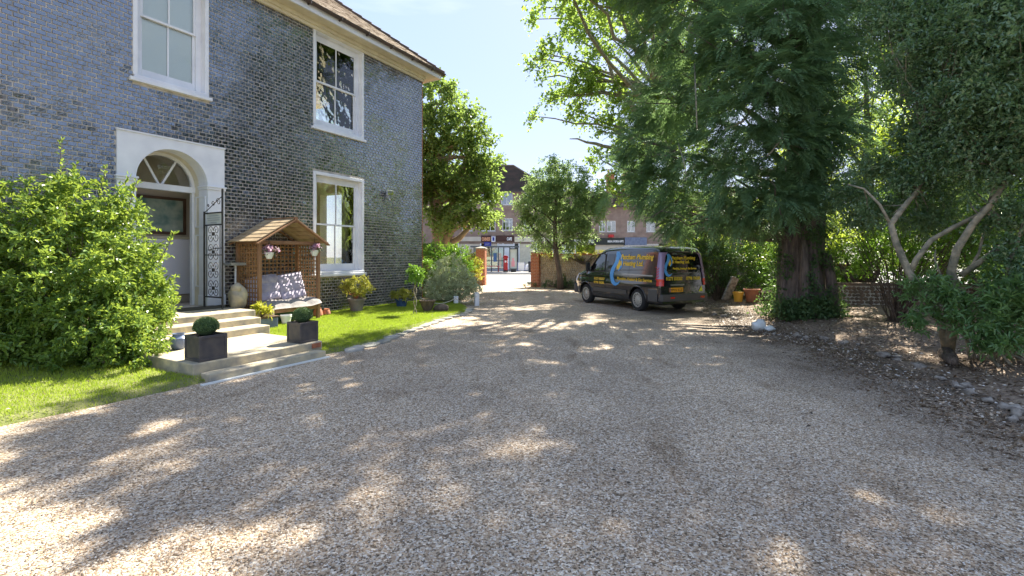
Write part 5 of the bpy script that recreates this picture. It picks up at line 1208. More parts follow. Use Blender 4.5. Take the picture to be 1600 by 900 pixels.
for s in (-1, 1):
    side_patch('side_window', cabwin, 'bright_glass', .002, s)
    fr_ = MB(); pl = cabwin+cabwin[:1]
    for (ax, az), (bx2, bz2) in zip(pl[:-1], pl[1:]): fr_.bar(on_side(ax, az, .0, s), on_side(bx2, bz2, .0, s), .05, .03)
    fr_.bar(on_side(1.50, 1.15, -.01, s), on_side(1.52, 1.50, -.01, s), .03, .03)
    fr_.build('window_seal', 'black_plastic', van)
    side_patch('cargo_window', [(2.22, 1.17), (2.62, 1.18), (2.64, 1.72), (2.24, 1.72)], 'tinted_glass', .006, s)
    side_patch('lower_moulding', [(1.42, .47), (3.36, .47), (3.36, .60), (1.42, .60)], 'bumper_grey', .022, s)
    side_patch('sliding_rail', [(3.10, 1.08), (4.62, 1.06), (4.62, 1.10), (3.10, 1.12)], 'chrome_grey', .012, s)
    side_patch('crease', [(1.15, 1.08), (3.1, 1.205), (4.3, 1.24), (4.3, 1.255), (3.1, 1.225), (1.15, 1.095)], 'bumper_grey', .004, s)
    for gx0 in (1.17, 2.17, 3.45): side_patch('door_gap', [(gx0, .5 if gx0 < 3 else .95), (gx0+.013, .5 if gx0 < 3 else .95), (gx0+.013, 1.80 if gx0 > 2 else 1.2), (gx0, 1.80 if gx0 > 2 else 1.2)], 'black_plastic', .003, s)
    for wx in (.93, 3.86):
        b = MB(); pts = [(wx+.415*math.cos(R(a)), .34+.415*math.sin(R(a))) for a in range(-8, 189, 8)]
        b.tube([on_side(p[0], max(p[1], .3), .0, s) for p in pts], .022, 6)
        b.build('arch_trim', 'van_paint', van, smooth=True)
    b = MB()
    b.box(1.98, 2.12, (s*(hw(2, 1.05)+.03))-.012, (s*(hw(2, 1.05)+.03))+.012, 1.035, 1.06); b.box(2.24, 2.38, s*(hw(2.3, 1.05)+.03)-.012, s*(hw(2.3, 1.05)+.03)+.012, 1.045, 1.07); b.build('door_handle', 'black_plastic', van, bevel=.005)
    b = MB(); yy = s*(hw(1.2, 1.15)+.12); b.box(1.15, 1.24, min(yy-.1*s, yy+.07*s), max(yy-.1*s, yy+.07*s), 1.14, 1.44); b.bar((1.2, s*hw(1.2, 1.1), 1.15), (1.2, yy, 1.18), .05, .05); b.build('mirror', 'black_plastic', van, bevel=.03)
    # vertical tail lamp wrapping the corner
    zs = [.78, 1.02, 1.30, 1.74]
    for nm, (za, zb2), m_ in (('tail_lamp_lower', (.80, 1.0), 'lamp_red'), ('tail_lamp_middle', (1.0, 1.32), 'lamp_clear'), ('tail_lamp_upper', (1.32, 1.76), 'lamp_clear')):
        b = MB(); n_ = 6; vs = []
        for j in range(n_+1):
            z = za+(zb2-za)*j/n_; xa = 4.79+.04*(z-.8); y_ = hw(4.86, z)
            vs += [(rk(xa, z), s*(hw(xa, z)+.012), z), (rk(4.88, z)+.005, s*(hw(4.88, z)+.022), z), (rk(VL, z)+.028, s*(hw(VL, z)-.0), z), (rk(VL, z)+.028, s*(hw(VL, z)-.10), z)]
        fs_ = []
        for j in range(n_): fs_ += [(4*j+k, 4*j+k+1, 4*j+5+k, 4*j+4+k) for k in range(3)]
        b.add(vs, fs_); b.build(nm, m_, van, smooth=True)
    b = MB()
    for k in range(4): z = 1.03+k*.075; b.bar((rk(4.80, z)+.0, s*(hw(4.8, z)+.02), z), (rk(4.90, z), s*(hw(4.9, z)+.026), z+.05), .012, .022)
    for z in (.99, 1.33): b.bar((rk(4.75, z), s*(hw(4.75, z)+.014), z), (rk(4.91, z), s*(hw(4.91, z)+.02), z), .01, .02)
    b.build('lamp_bars', 'lamp_red', van)
    side_patch('headlamp', [(.06, .78), (.30, .80), (.52, 1.06), (.34, 1.03), (.12, .92)], 'letter_white', .012, s)
    for wx in (.93, 3.86): wheel(van, wx, s*(VW-.13), .335, .335, .22, s, 14)
b = MB(); b.box(.3, 4.6, -.72, .72, .22, .42); b.build('underbody', 'black_plastic', van)
b = MB(); b.box(1.5, 1.75, -.6, .6, .9, 1.15); b.box(2.0, 2.14, -.7, -.2, .8, 1.5); b.box(2.0, 2.14, .2, .7, .8, 1.5); b.box(2.2, 2.23, -.78, .78, .42, 1.8); b.build('cab_interior', 'black_plastic', van)
b = MB(); b.add([(1.07, -.70, 1.26), (1.07, .70, 1.26), (1.74, .64, 1.86), (1.74, -.64, 1.86)], [(0, 1, 2, 3)]); b.build('windscreen', 'bright_glass', van)
b = MB(); b.box(4.80, 5.02, -.93, .93, .36, .56); b.box(4.4, 4.80, -.975, -.93, .34, .70); b.box(4.4, 4.8, .93, .975, .34, .70); b.build('rear_bumper', 'bumper_grey', van, bevel=.03)
b = MB(); b.box(-.03, .18, -.86, .86, .32, .66); b.build('front_bumper', 'bumper_grey', van, bevel=.04)
b = MB(); b.box(.0, .05, -.6, .6, .68, .80); b.build('grille', 'chrome_grey', van, bevel=.01)
XR = lambda z: rk(VL, z)
def on_rear(y, z, e=.006): return (XR(z)+e, y, z)
def rear_quad(name, y0, y1, z0, z1, m, e=.006, parent=None, th=0.0):
    b = MB(); 
    b.add([on_rear(y0, z0, e), on_rear(y1, z0, e), on_rear(y1, z1, e), on_rear(y0, z1, e)], [(0, 1, 2, 3)])
    return b.build(name, m, parent or van)
# rear window, with a rounded lower edge
b = MB(); pl = [(-.80, 1.70), (-.80, 1.36), (-.62, 1.20), (-.5, 1.165), (.5, 1.165), (.62, 1.20), (.80, 1.36), (.80, 1.70)]
b.add([on_rear(y, z, .005) for y, z in pl], [tuple(range(8))]); b.build('rear_window', 'tinted_glass', van)
b = MB()
for p, q in zip(pl[1:-2], pl[2:-1]): b.bar(on_rear(p[0], p[1], .008), on_rear(q[0], q[1], .008), .018, .010)
b.build('window_trim', 'chrome_grey', van)
b = MB(); b.box(XR(1.83)-.02, XR(1.83)+.05, -.62, .62, 1.755, 1.80); b.build('spoiler', 'van_paint', van, bevel=.01)
b = MB(); b.box(XR(.8)+.0, XR(.8)+.03, -.52, .02, .80, .845); b.build('rear_handle', 'chrome_grey', van, bevel=.006)
pt = MB(); pt.box(XR(.7)+.003, XR(.7)+.02, -.58, -.03, .62, .745); plate = pt.build('number_plate', 'plate_yellow', van)
lettering('YP15 KLS', .105, lambda x, z: (XR(.7)+.0215, -.555+x, .645+z), 'black_plastic', plate, width=.49, bold=.002)
b = MB(); b.box(XR(.7)+.0202, XR(.7)+.0212, -.62+.04, -.60+.05, .62, .745); b.build('plate_band', 'sign_blue', plate)
b = MB(); b.box(5.022, 5.032, -.62, -.46, .44, .49); b.build('reflector', 'lamp_red', van); b = MB(); b.box(5.022, 5.032, .62, .78, .44, .49); b.build('reflector', 'lamp_red', van)
b = MB(); b.add([on_rear(.62, .62, .01), on_rear(.80, .62, .01), on_rear(.76, .78, .01)], [(0, 1, 2)]); b.build('sticker', 'hivis', van)
b = MB(); b.bar(on_rear(0, .58, .004), on_rear(0, .78, .004), .006, .002); b.box(XR(1.1)-.0, XR(1.1)+.03, -.02, .02, 1.15, 1.17); b.build('tailgate_seam', 'black_plastic', van)
# logo: a blue flame-drop swirl with a yellow drop
def swirl(fn, name):
    top = (.50, 1.0); L1 = [(.50, 1.0), (.40, .93), (.36, .80), (.30, .66), (.14, .50), (.04, .36), (.04, .20), (.16, .06), (.32, .0), (.50, .04), (.60, .12)]
    L2 = [(.60, .12), (.48, .10), (.36, .10), (.26, .18), (.22, .30), (.30, .42), (.44, .58), (.50, .72), (.56, .84), (.62, .90), (.66, .74), (.64, .60), (.56, .50), (.66, .56), (.74, .70), (.74, .84), (.66, .97)]
    # left ribbon and right ribbon as strips
    def strip(A, B, n_=26):
        def samp(P, t):
            d = [0]
            for p, q in zip(P[:-1], P[1:]): d.append(d[-1]+math.dist(p, q))
            return (np.interp(t*d[-1], d, [p[0] for p in P]), np.interp(t*d[-1], d, [p[1] for p in P]))
        vs = []
        for i in range(n_+1): a, c_ = samp(A, i/n_), samp(B, i/n_); vs += [fn(*a), fn(*c_)]
        return vs, [(2*i, 2*i+2, 2*i+3, 2*i+1) for i in range(n_)]
    b = MB()
    v, f = strip([(.30, 1.0), (.34, .86), (.28, .70), (.12, .54), (.03, .38), (.05, .20), (.18, .05), (.36, .0), (.56, .05), (.66, .16)], [(.50, 1.0), (.54, .82), (.48, .66), (.34, .54), (.26, .40), (.24, .28), (.30, .16), (.40, .10), (.54, .10), (.66, .16)]); b.add(v, f)
    v, f = strip([(.50, 1.0), (.66, .86), (.74, .72), (.72, .58), (.58, .46), (.50, .44)], [(.54, .86), (.60, .76), (.64, .68), (.62, .58), (.54, .50), (.50, .44)]); b.add(v, f)
    o = b.build(name, 'decal_blue', van)
    b = MB(); pl = [(.54, .78), (.60, .66), (.60, .55), (.52, .48), (.44, .48), (.40, .54), (.42, .64), (.50, .72)]; b.add([fn(*p, ) for p in pl], [tuple(range(8))]); b.build('yellow_drop', 'decal_yellow', o)
swirl(lambda u, v: on_side(2.42+u*.92, .70+v*1.10, .009), 'flame_logo')
swirl(lambda u, v: on_rear(-.78+u*.52, 1.06+v*.66, .009), 'flame_logo')
SD = lambda x0, z0: (lambda x, z: on_side(x0+x, z0+z, .010))
lettering('Patcham Plumbing', .21, SD(2.98, 1.56), 'decal_yellow', van, width=1.62, bold=.006, shear=.15)
v_ = lettering('& Heating Ltd.', .21, SD(2.94, 1.36), 'decal_yellow', van, width=1.18, bold=.006, shear=.15)
lettering('Plumbing, Heating & Gas Services', .13, SD(2.86, .90), 'decal_yellow', van, width=1.72, bold=.003, shear=.1)
lettering('01273 555353', .11, SD(1.50, .86), 'decal_yellow', van, width=.62, bold=.004); lettering('07798 106280', .11, SD(1.50, .73), 'decal_yellow', van, width=.62, bold=.004)
RD = lambda y0, z0: (lambda y, z: on_rear(y0+y, z0+z, .010))
lettering('Patcham Plumbing', .13, RD(-.43, 1.56), 'decal_gold', van, width=.98, bold=.004, shear=.15); lettering('& Heating Ltd.', .12, RD(-.43, 1.45), 'decal_gold', van, width=.72, bold=.004, shear=.15)
lettering('Plumbing, Heating & Gas Services', .08, RD(-.40, 1.27), 'decal_gold', van, width=.98, bold=.003)
lettering('01273 555353', .13, RD(-.70, .96), 'decal_gold', van, width=.66, bold=.004); lettering('07798 106280', .13, RD(.12, .96), 'decal_gold', van, width=.60, bold=.004)
# white car seen past the pillar
car = empty('white_car', (sx_(822), 46.5, .0), 0, 'white hatchback parked beyond the right gate pillar, mostly hidden', 'car')
cp = [(0, .62), (.1, .78), (.8, .92), (1.1, 1.0), (1.7, 1.38), (2.2, 1.46), (3.2, 1.42), (3.8, 1.2), (4.0, .95)]
cw = [(1.25, .98), (3.4, 1.0), (3.1, 1.33), (2.2, 1.38), (1.75, 1.32)]
car_body('car', 'car_white', car, cp, .86, .16, .22, .14, list(np.arange(0, 4.01, .08)), 4.0, nose=.5, tail=.2, belt=.9, cut=[('s', cw)], wheels=((.75, .3), (3.25, .3)), arch=.34)
for s in (-1, 1):
    b = MB(); b.add([(p[0], s*(.80-.25*(p[1]-.95)), p[1]) for p in cw], [tuple(range(5))]); b.build('side_window', 'tinted_glass', car)
    for wx in (.75, 3.25): wheel(car, wx, s*.74, .3, .3, .18, s, 8)

# ------------------------------------------------------------------ vegetation
TS = math.tan(R(SUN_EL))
def at(px, py, d): return np.array([(px-800)/740*d, d, 1.6+(400-py)/740*d])
LIT = [(-12, 0), (-3.2, 1.2), (-2.5, 2.6), (-3.0, 3.3), (-5.1, 3.7), (-4.9, 4.9), (-4.1, 6.1), (-3.3, 7.2), (-2.9, 8.6), (-2.5, 9.8), (-1.8, 11.6), (-.4, 13.1), (1.2, 13.9), (2.9, 13.6), (2.4, 16.2), (1.0, 17.0), (1.2, 22.5), (2, 27), (-4, 27), (-12, 20)]
def gaps(P, rng, keep=.06):
    keep = np.where(P[:, 2] > 9.2+0*P[:, 0], keep*.12, keep) if False else keep
    """leave openings in the canopy where the sun reaches the drive and lawn"""
    gx_, gy_ = P[:, 0]-P[:, 2]/TS*math.sin(R(SUN_AZ)), P[:, 1]-P[:, 2]/TS*math.cos(R(SUN_AZ))
    q = .35*fnoise(np.stack([gx_, gy_, gx_*0], 1), 1.7, 1)
    ins = inside(gx_+q, gy_+q, LIT)
    return P[(~ins) | (rng.random(len(P)) < keep)]
def ell(c, r, n, rng, shell=.5):
    d = rdir(rng, (n,)); s = shell+(1-shell)*rng.random((n, 1))**.6; return np.array(c)+d*s*np.array(r)*(1+.18*fnoise(d*3, 1, c[0])[:, None])
def trunkmesh(name, pts, rad, m, parent, n=12, ridge=.0, seed=0):
    b = MB(); b.tube(pts, rad, n)
    if ridge:
        rr = random.Random(seed); ph = rr.uniform(0, 6); nv = []
        for i, v in enumerate(b.v):
            k = i//n; c_ = Vector(pts[min(k, len(pts)-1)]); d = Vector(v)-c_; a = math.atan2(d.y, d.x); nv.append(tuple(c_+d*(1+ridge*math.sin(a*5+ph+k*.35)+ridge*.6*math.sin(a*9+k*.8))))
        b.v = nv
    return b.build(name, m, parent, smooth=True)
def make_tree(name, base, label, lobes, leafm, L, Wd, rng, trunk=None, tr=.35, bark='bark', ncl=26, twigs=8, per=6, shell=.45, limbs_m=None, carve=True, hi=False, droop=.25, up=.2, cat='tree', limb_r=.12, keep=.06, ridge=0, twig_n=1):
    r = empty(name, tuple(base), 0, label, cat); base = np.array(base, float); rg = random.Random(int(rng.integers(1e6)))
    trunk = trunk or [(base, .35), (base+np.array([0, 0, 4]), .25)]
    tp = [Vector(tuple(p-base)) for p, _ in trunk]; rd = [q for _, q in trunk]
    trunkmesh('trunk', tp, rd, bark, r, 14, ridge, 3)
    allC = []; 
    for c, rr in lobes:
        vol = rr[0]*rr[1]*rr[2]; P = ell(c, rr, max(6, int(ncl*(vol**(2/3)))), rng, shell)
        if carve: P = gaps(P, rng, keep)
        allC.append(P)
    for c, rr in lobes:
        c_ = Vector(tuple(np.array(c)-base)); 
        # attach to the nearest lower trunk point
        k = min(range(len(tp)), key=lambda i: (tp[i]-c_).length + (2.5 if tp[i].z > c_.z else 0)); pts = curve_pts(tp[k], c_, 7, .06, .10, rg); r0 = min(rd[k]*.6, limb_r*(.5+.5*max(rr)))
        b = MB(); b.tube(pts, [r0*(1-.8*i/7) for i in range(8)], 7); b.build('limb', limbs_m or bark, r, smooth=True)
    b = MB()
    for (c, rr), P in zip(lobes, allC):
        c_ = Vector(tuple(np.array(c)-base))
        for p in P[::max(1, int(3/twig_n))]:
            q = Vector(tuple(p-base)); b.tube(curve_pts(c_.lerp(q, .0), q, 3, .05, .15, rg), [.035, .022, .014, .006], 4, cap=False)
    if b.v: b.build('twigs', limbs_m or bark, r, kind='stuff')
    Cn = np.concatenate(allC)
    P, D, N, cr = puff(Cn-base, tr, twigs, per, rng, up=up, droop=droop)
    leaves('crown', P, D, N, rng.uniform(.7, 1.25, len(P))*L, rng.uniform(.7, 1.1, len(P))*Wd, leafm, r, hi=hi, rng=rng, crnd=cr)
    return r
rng = np.random.default_rng(77)
# big sycamore behind, spreading left over the drive
SD0 = 24.5
def lob(lst): return [(at(px, py, d), (r/740*d, r/740*d*dz if len(o) > 1 else r/740*d, r/740*d*o[0])) for (px, py, d, r, dz, *o) in [(a[0], a[1], a[2], a[3], 1.0, *(a[4:] or (.8,))) for a in lst]]
syc = lob([(905, 18, 24, 48, .55), (858, 12, 24, 26, .6), (838, 30, 24, 16), (870, 88, 24, 42, .6), (900, 60, 24, 36), (900, 150, 24, 36), (935, 110, 24, 46), (832, 92, 24, 18, .7), (845, 122, 24, 20, .8), (905, 120, 24, 40), (955, 60, 24, 48), (960, 150, 24.5, 45), (905, 175, 24, 30, .6), (868, 152, 24, 20), (838, 182, 24, 15, .8), (930, 200, 24, 30, .5),
           (1010, 30, 24, 60), (1010, 120, 25, 60), (1000, 210, 25, 50), (1060, 200, 25, 60), (1080, 80, 26, 60), (1140, 120, 26, 60), (1140, 0, 26, 60), (940, 250, 24, 16, 1.2), (965, 245, 24, 16, .8), (1010, 280, 24, 34), (1060, 330, 24, 34), (950, 285, 24, 20), (985, 300, 23, 24)])
syc += [((1.6, 14.6, 10.2), (1.2, 1.2, .7)), ((2.6, 16.2, 10.9), (1.4, 1.4, .7)), ((3.8, 17.6, 11.7), (1.6, 1.5, .8)), ((3.6, 15.2, 11.2), (1.4, 1.3, .7)), ((.6, 12.9, 9.4), (1.0, 1.1, .5)), ((5.2, 19, 12.4), (1.8, 1.6, .9)), ((4.9, 16.6, 12.2), (1.5, 1.4, .8))]  # boughs above the frame, added to shade the gravel beside the lawn
tb = at(1052, 465, SD0); tb[2] = 0
tree = make_tree('sycamore_tree', tb, 'tall sunlit sycamore spreading over the drive behind the dark yew', syc, 'syc_leaf', .17, .14, rng,
    trunk=[(tb, .42), (tb+[0, 0, 1.5], .34), (at(1052, 340, SD0), .30), (at(1050, 250, SD0), .26), (at(1040, 160, SD0), .22), (at(1060, 60, SD0), .16), (at(1070, -40, SD0), .10)], tr=.62, bark='pale_bark', ncl=23, twigs=8, per=7, keep=.42, limb_r=.13, twig_n=.5)
b = MB(); b.tube(curve_pts(at(985, 240, 24), at(890, 217, 24), 7, .04, .10), [.13, .11, .10, .09, .08, .06, .04, .02], 7); b.v = [tuple(Vector(v)-Vector(tuple(tb))) for v in b.v]; b.build('limb', 'pale_bark', tree, smooth=True)
b = MB(); b.tube(curve_pts(at(1000, 190, 24), at(905, 10, 23.6), 7, -.03, .08), [.16, .14, .12, .10, .08, .06, .04, .02], 7); b.v = [tuple(Vector(v)-Vector(tuple(tb))) for v in b.v]; b.build('limb', 'pale_bark', tree, smooth=True)
# plane tree at the house corner
PD = 23.5
pl_ = lob([(690, 160, PD, 40), (670, 215, PD, 45), (725, 200, PD, 40), (745, 215, PD, 26), (700, 250, PD, 52), (750, 265, PD, 30), (765, 250, PD, 20), (735, 300, PD, 42, .7), (770, 300, PD, 20, .8), (690, 310, PD, 40), (755, 335, PD-1, 24, .6), (715, 335, PD-1, 26, .6), (650, 280, PD, 50), (640, 180, PD, 45), (668, 130, PD, 18), (760, 340, PD, 20, .5), (690, 350, PD-1, 26, .6)])
pb_ = at(690, 455, PD); pb_[2] = 0
tree = make_tree('plane_tree', pb_, 'leafy plane tree with pale forked trunk just beyond the house corner', pl_, 'plane_leaf', .17, .15, rng,
    trunk=[(pb_, .50), (at(690, 400, PD), .42), (at(688, 375, PD), .40), (at(680, 320, PD), .28), (at(672, 250, PD), .2), (at(676, 180, PD), .1)], tr=.6, bark='plane_bark', ncl=27, twigs=8, per=7, carve=False, limb_r=.14)
b = MB(); b.tube([Vector(tuple(at(*p)-pb_)) for p in ((692, 385, PD), (706, 345, PD), (712, 300, PD), (728, 250, PD), (740, 215, PD))], [.34, .24, .17, .12, .05], 9); b.build('limb', 'plane_bark', tree, smooth=True)
b = MB(); b.tube([Vector(tuple(at(*p)-pb_)) for p in ((695, 385, PD), (718, 372, PD), (738, 350, PD), (758, 335, PD))], [.2, .15, .10, .05], 8); b.build('limb', 'plane_bark', tree, smooth=True)
# small tree before the flint wall
CD = 22.8
ct_ = lob([(868, 262, CD, 22, .9), (850, 290, CD, 34), (895, 285, CD, 30), (925, 310, CD, 26), (875, 310, CD, 44), (835, 325, CD, 32), (915, 335, CD, 34), (870, 350, CD, 40, .8), (830, 355, CD, 24, .7), (905, 365, CD, 26, .6), (938, 330, CD, 14, .8), (850, 385, CD, 20, .5), (885, 388, CD, 16, .5)])
cb = at(876, 452, CD); cb[2] = 0
make_tree('garden_tree', cb, 'small round headed tree with a slim leaning trunk before the flint wall', ct_, 'olive_leaf', .11, .065, rng,
    trunk=[(cb, .17), (at(874, 425, CD), .13), (at(868, 390, CD), .11), (at(867, 350, CD), .09), (at(870, 300, CD), .06), (at(872, 260, CD), .03)], tr=.36, bark='bark', ncl=75, twigs=8, per=7, carve=False, limb_r=.05, twig_n=.3)

# the yew: flat feathery sprays of needle shoots
def sprays(name, C_, O, m, parent, rng, L0=.46, k=11, crnd=None):
    """C_ positions, O main directions"""
    n = len(C_); D = nrm(O + rdir(rng, (n,))*.45 + np.array([0, 0, -.35])); U = nrm(np.array([0, 0, 1.])+rdir(rng, (n,))*.35); Sd = nrm(np.cross(D, U)); U = np.cross(Sd, D)
    Ls = L0*rng.uniform(.6, 1.25, (n, 1)); Ps = []; Ds = []; Ns = []; LL_ = []; WW = []; cr = []
    c0 = rng.random(n)
    for i in range(k):
        t = (i+.6)/k; pos = C_ + D*Ls*t - np.array([0, 0, 1])*Ls*.28*t*t; sl = (1-.55*t)*.42*Ls
        for sg in (-1, 1):
            dd = nrm(Sd*sg*(1-.25*t)+D*(.55+.3*t)+rdir(rng, (n,))*.18 - np.array([0, 0, .25])); Ps.append(pos); Ds.append(dd); Ns.append(U+rdir(rng, (n,))*.3); LL_.append(sl[:, 0]*rng.uniform(.8, 1.15, n)); WW.append(np.full(n, .024)*Ls[:, 0]/.4); cr.append(c0)
    Ps.append(C_); Ds.append(D); Ns.append(U); LL_.append(Ls[:, 0]*.9); WW.append(np.full(n, .03)); cr.append(c0)
    P, D2, N2 = map(np.concatenate, (Ps, Ds, Ns))
    return leaves(name, P, D2, N2, np.concatenate(LL_), np.concatenate(WW), m, parent, rng=rng, crnd=np.concatenate(cr), fold=.25)
yb = np.array([7.35, 12.0, .1])
yew = empty('yew_tree', tuple(yb), 0, 'huge dark yew with thick ivy clad trunk overhanging the parked van', 'tree')
pts = [(0, 0, -.15), (0, 0, .1), (-.02, 0, .5), (-.03, .02, 1.2), (0, .02, 2.0), (.05, 0, 3.2), (.1, 0, 5), (.1, 0, 7.5), (0, 0, 10), (0, 0, 12.5)]
trunkmesh('trunk', pts, [.76, .65, .54, .50, .48, .44, .36, .28, .18, .08], 'yew_bark', yew, 40, .09, 4)
for dx, dy, r_, tx, ty, tz in ((-.62, -.15, .10, -.45, -.2, 2.3), (.30, -.62, .09, -.12, -.5, 1.15), (.5, -.5, .13, .35, -.4, 1.6), (-.3, -.6, .12, -.25, -.48, 1.9)):
    b = MB(); b.tube([(dx, dy, 0), (dx*.8+tx*.2, dy*.9, .5), ((dx+tx)/2, (dy+ty)/2, tz*.6), (tx, ty, tz)], [r_*1.2, r_, r_*.9, r_*.7], 9); b.build('buttress_stem', 'yew_bark', yew, smooth=True)
ylob = lob([(1030, 60, 13, 50), (1040, 160, 13, 55), (1010, 220, 13, 48), (985, 265, 13.5, 38), (965, 300, 14, 26, .7), (1030, 290, 13, 50), (1075, 330, 12.5, 45, .6), (1090, 240, 12, 60), (1100, 130, 12, 65), (1090, 20, 12, 60), (1150, 60, 11, 65), (1160, 180, 10.5, 65), (1150, 280, 11, 58), (1140, 335, 11, 42, .6),
    (1210, 120, 10, 60), (1230, 230, 10.5, 65), (1210, 310, 10.5, 50, .6), (1230, 20, 10, 65), (1290, 200, 11, 60), (1300, 100, 11.5, 60), (1290, 290, 10.5, 45, .7), (1320, 30, 12, 50), (1340, 160, 12.5, 42), (1260, 340, 12, 30, .7), (1185, 345, 11.5, 32, .6), (1055, 350, 13, 26, .5), (995, 320, 14, 26, .6), (1250, 110, 10.6, 55), (1262, 200, 10.6, 50), (1250, 20, 10.8, 55), (1255, 290, 10.6, 40, .7), (1020, -30, 13, 60), (1100, -80, 13, 70), (1200, -80, 12, 80), (1300, -60, 12.5, 70)])
top = [((7.3, 12.3, z), (rr, rr, 1.0)) for z, rr in ((9, 3.4), (10.3, 3.2), (11.6, 2.6), (12.8, 1.9))]
top += [((3.4, 12.2, 9.6), (1.6, 1.5, .8)), ((2.4, 12.4, 10.6), (1.3, 1.2, .7)), ((4.2, 12.8, 11.2), (1.8, 1.5, .8)), ((5.5, 11.6, 12.6), (1.8, 1.4, .8)), ((9.5, 12, 10.5), (1.8, 1.6, 1)), ((10.5, 12.5, 9), (1.6, 1.6, 1)), ((8.5, 10.5, 9.2), (1.6, 1.4, .8)), ((1.4, 12.6, 9.9), (1.0, 1.0, .5))]  # unseen high boughs, mostly reaching left, added to shade the near gravel
Cs = []; Os = []
for c, rr in ylob:
    n = int(95*(rr[0]*rr[1]*rr[2])**(2/3)*4.3); d = rdir(rng, (n,)); P = np.array(c)+d*np.array(rr)*rng.uniform(.35, 1.02, (n, 1))*(1+.2*fnoise(d*3, 1, c[0])[:, None]); Cs.append(P); o_ = d.copy(); out = P-np.array([7.3, 12.5, 6]); out[:, 2] = 0; Os.append(nrm(d*.7+nrm(out)*.6))
for c, rr in top:
    n = int(150*rr[0]*1.6); d = rdir(rng, (n,)); P = np.array(c)+d*np.array(rr)*rng.uniform(.3, 1.0, (n, 1)); Cs.append(P); Os.append(d)
P = np.concatenate(Cs); O = np.concatenate(Os)
gx_, gy_ = P[:, 0]-P[:, 2]/TS*math.sin(R(SUN_AZ)), P[:, 1]-P[:, 2]/TS*math.cos(R(SUN_AZ)); q = .3*fnoise(np.stack([gx_, gy_, gx_*0], 1), 2, 1)
k = ~inside(gx_+q, gy_+q, LIT) | (rng.random(len(P)) < .25) | (P[:, 2] < 6.5); k &= (fnoise(P, 1.3, 4) > -.6) & ((P[:, 2] < 7.8) | (fnoise(P, 2.1, 9) > -.5))
P = P[k]; O = O[k]
sprays('crown', P-yb, O, 'yew_leaf', yew, rng)
print('yew sprays', len(P))
rg = random.Random(9)
for c, rr in ylob[::1]:
    c_ = Vector(tuple(np.array(c)-yb)); a0 = Vector((0, 0, max(1.9, min(9, c_.z*.75)))); pts = curve_pts(a0, c_, 8, -.03, .10, rg)
    b = MB(); b.tube(pts, [.13*(1-.88*i/8) for i in range(9)], 7)
    for _ in range(4):
        q = c_+Vector((rg.gauss(0, 1)*rr[0]*.7, rg.gauss(0, 1)*rr[1]*.7, rg.gauss(0, 1)*rr[2]*.6)); b.tube(curve_pts(pts[6], q, 4, -.05, .15, rg), [.03, .024, .018, .012, .005], 5)
    b.build('limb', 'yew_bark', yew, smooth=True)
for path, r_ in (([(1195, 130), (1180, 165), (1160, 190), (1132, 203)], .035), ([(1226, 145), (1222, 185), (1222, 215), (1205, 238), (1198, 244)], .028), ([(1222, 222), (1235, 230), (1248, 242)], .014), ([(1224, 222), (1226, 250), (1228, 268)], .012), ([(1060, 225), (1068, 250), (1072, 272)], .015), ([(1085, 100), (1087, 140), (1089, 200)], .02)):
    b = MB(); b.tube([Vector(tuple(at(x, y, 11.3-1.5*min(1, i/2))-yb)) for i, (x, y) in enumerate(path)], [r_*(1-.5*i/len(path)) for i in range(len(path))], 6); b.build('dead_branch', 'pale_bark', yew, smooth=True)
# ivy and suckers at the foot of the yew
iv = empty('ivy', tuple(yb), 0, 'dark ivy climbing over the foot of the yew trunk', 'ivy')
n = 5200; a = rng.uniform(0, 2*PI, n); z = rng.random(n)**1.3*2.2; rad = .62+.28*np.exp(-z*1.6)+rng.normal(0, .09, n)*(1+.5*np.exp(-z)); k = (fnoise(np.stack([a*1.5, z*2, a*0], 1), 1.7, 2) > -.1) | (z < .45); a, z, rad = a[k], z[k], rad[k]
o_ = np.stack([np.cos(a), np.sin(a), a*0], 1); P = o_*rad[:, None]; P[:, 2] = z
leaves('leaves', P, nrm(rdir(rng, (len(P),))+[0, 0, -.4]), nrm(o_+rdir(rng, (len(P),))*.5), rng.uniform(.05, .10, len(P)), .06, 'dark_leaf', iv, rng=rng)
Cn = crown_centres(60, (-.35, -.75, .22), (.9, .35, .3), rng, shell=.2); P, D, N, cr = puff(Cn, .2, 7, 6, rng); leaves('suckers', P, D, N, .09, .045, 'box_leaf', iv, rng=rng, crnd=cr)

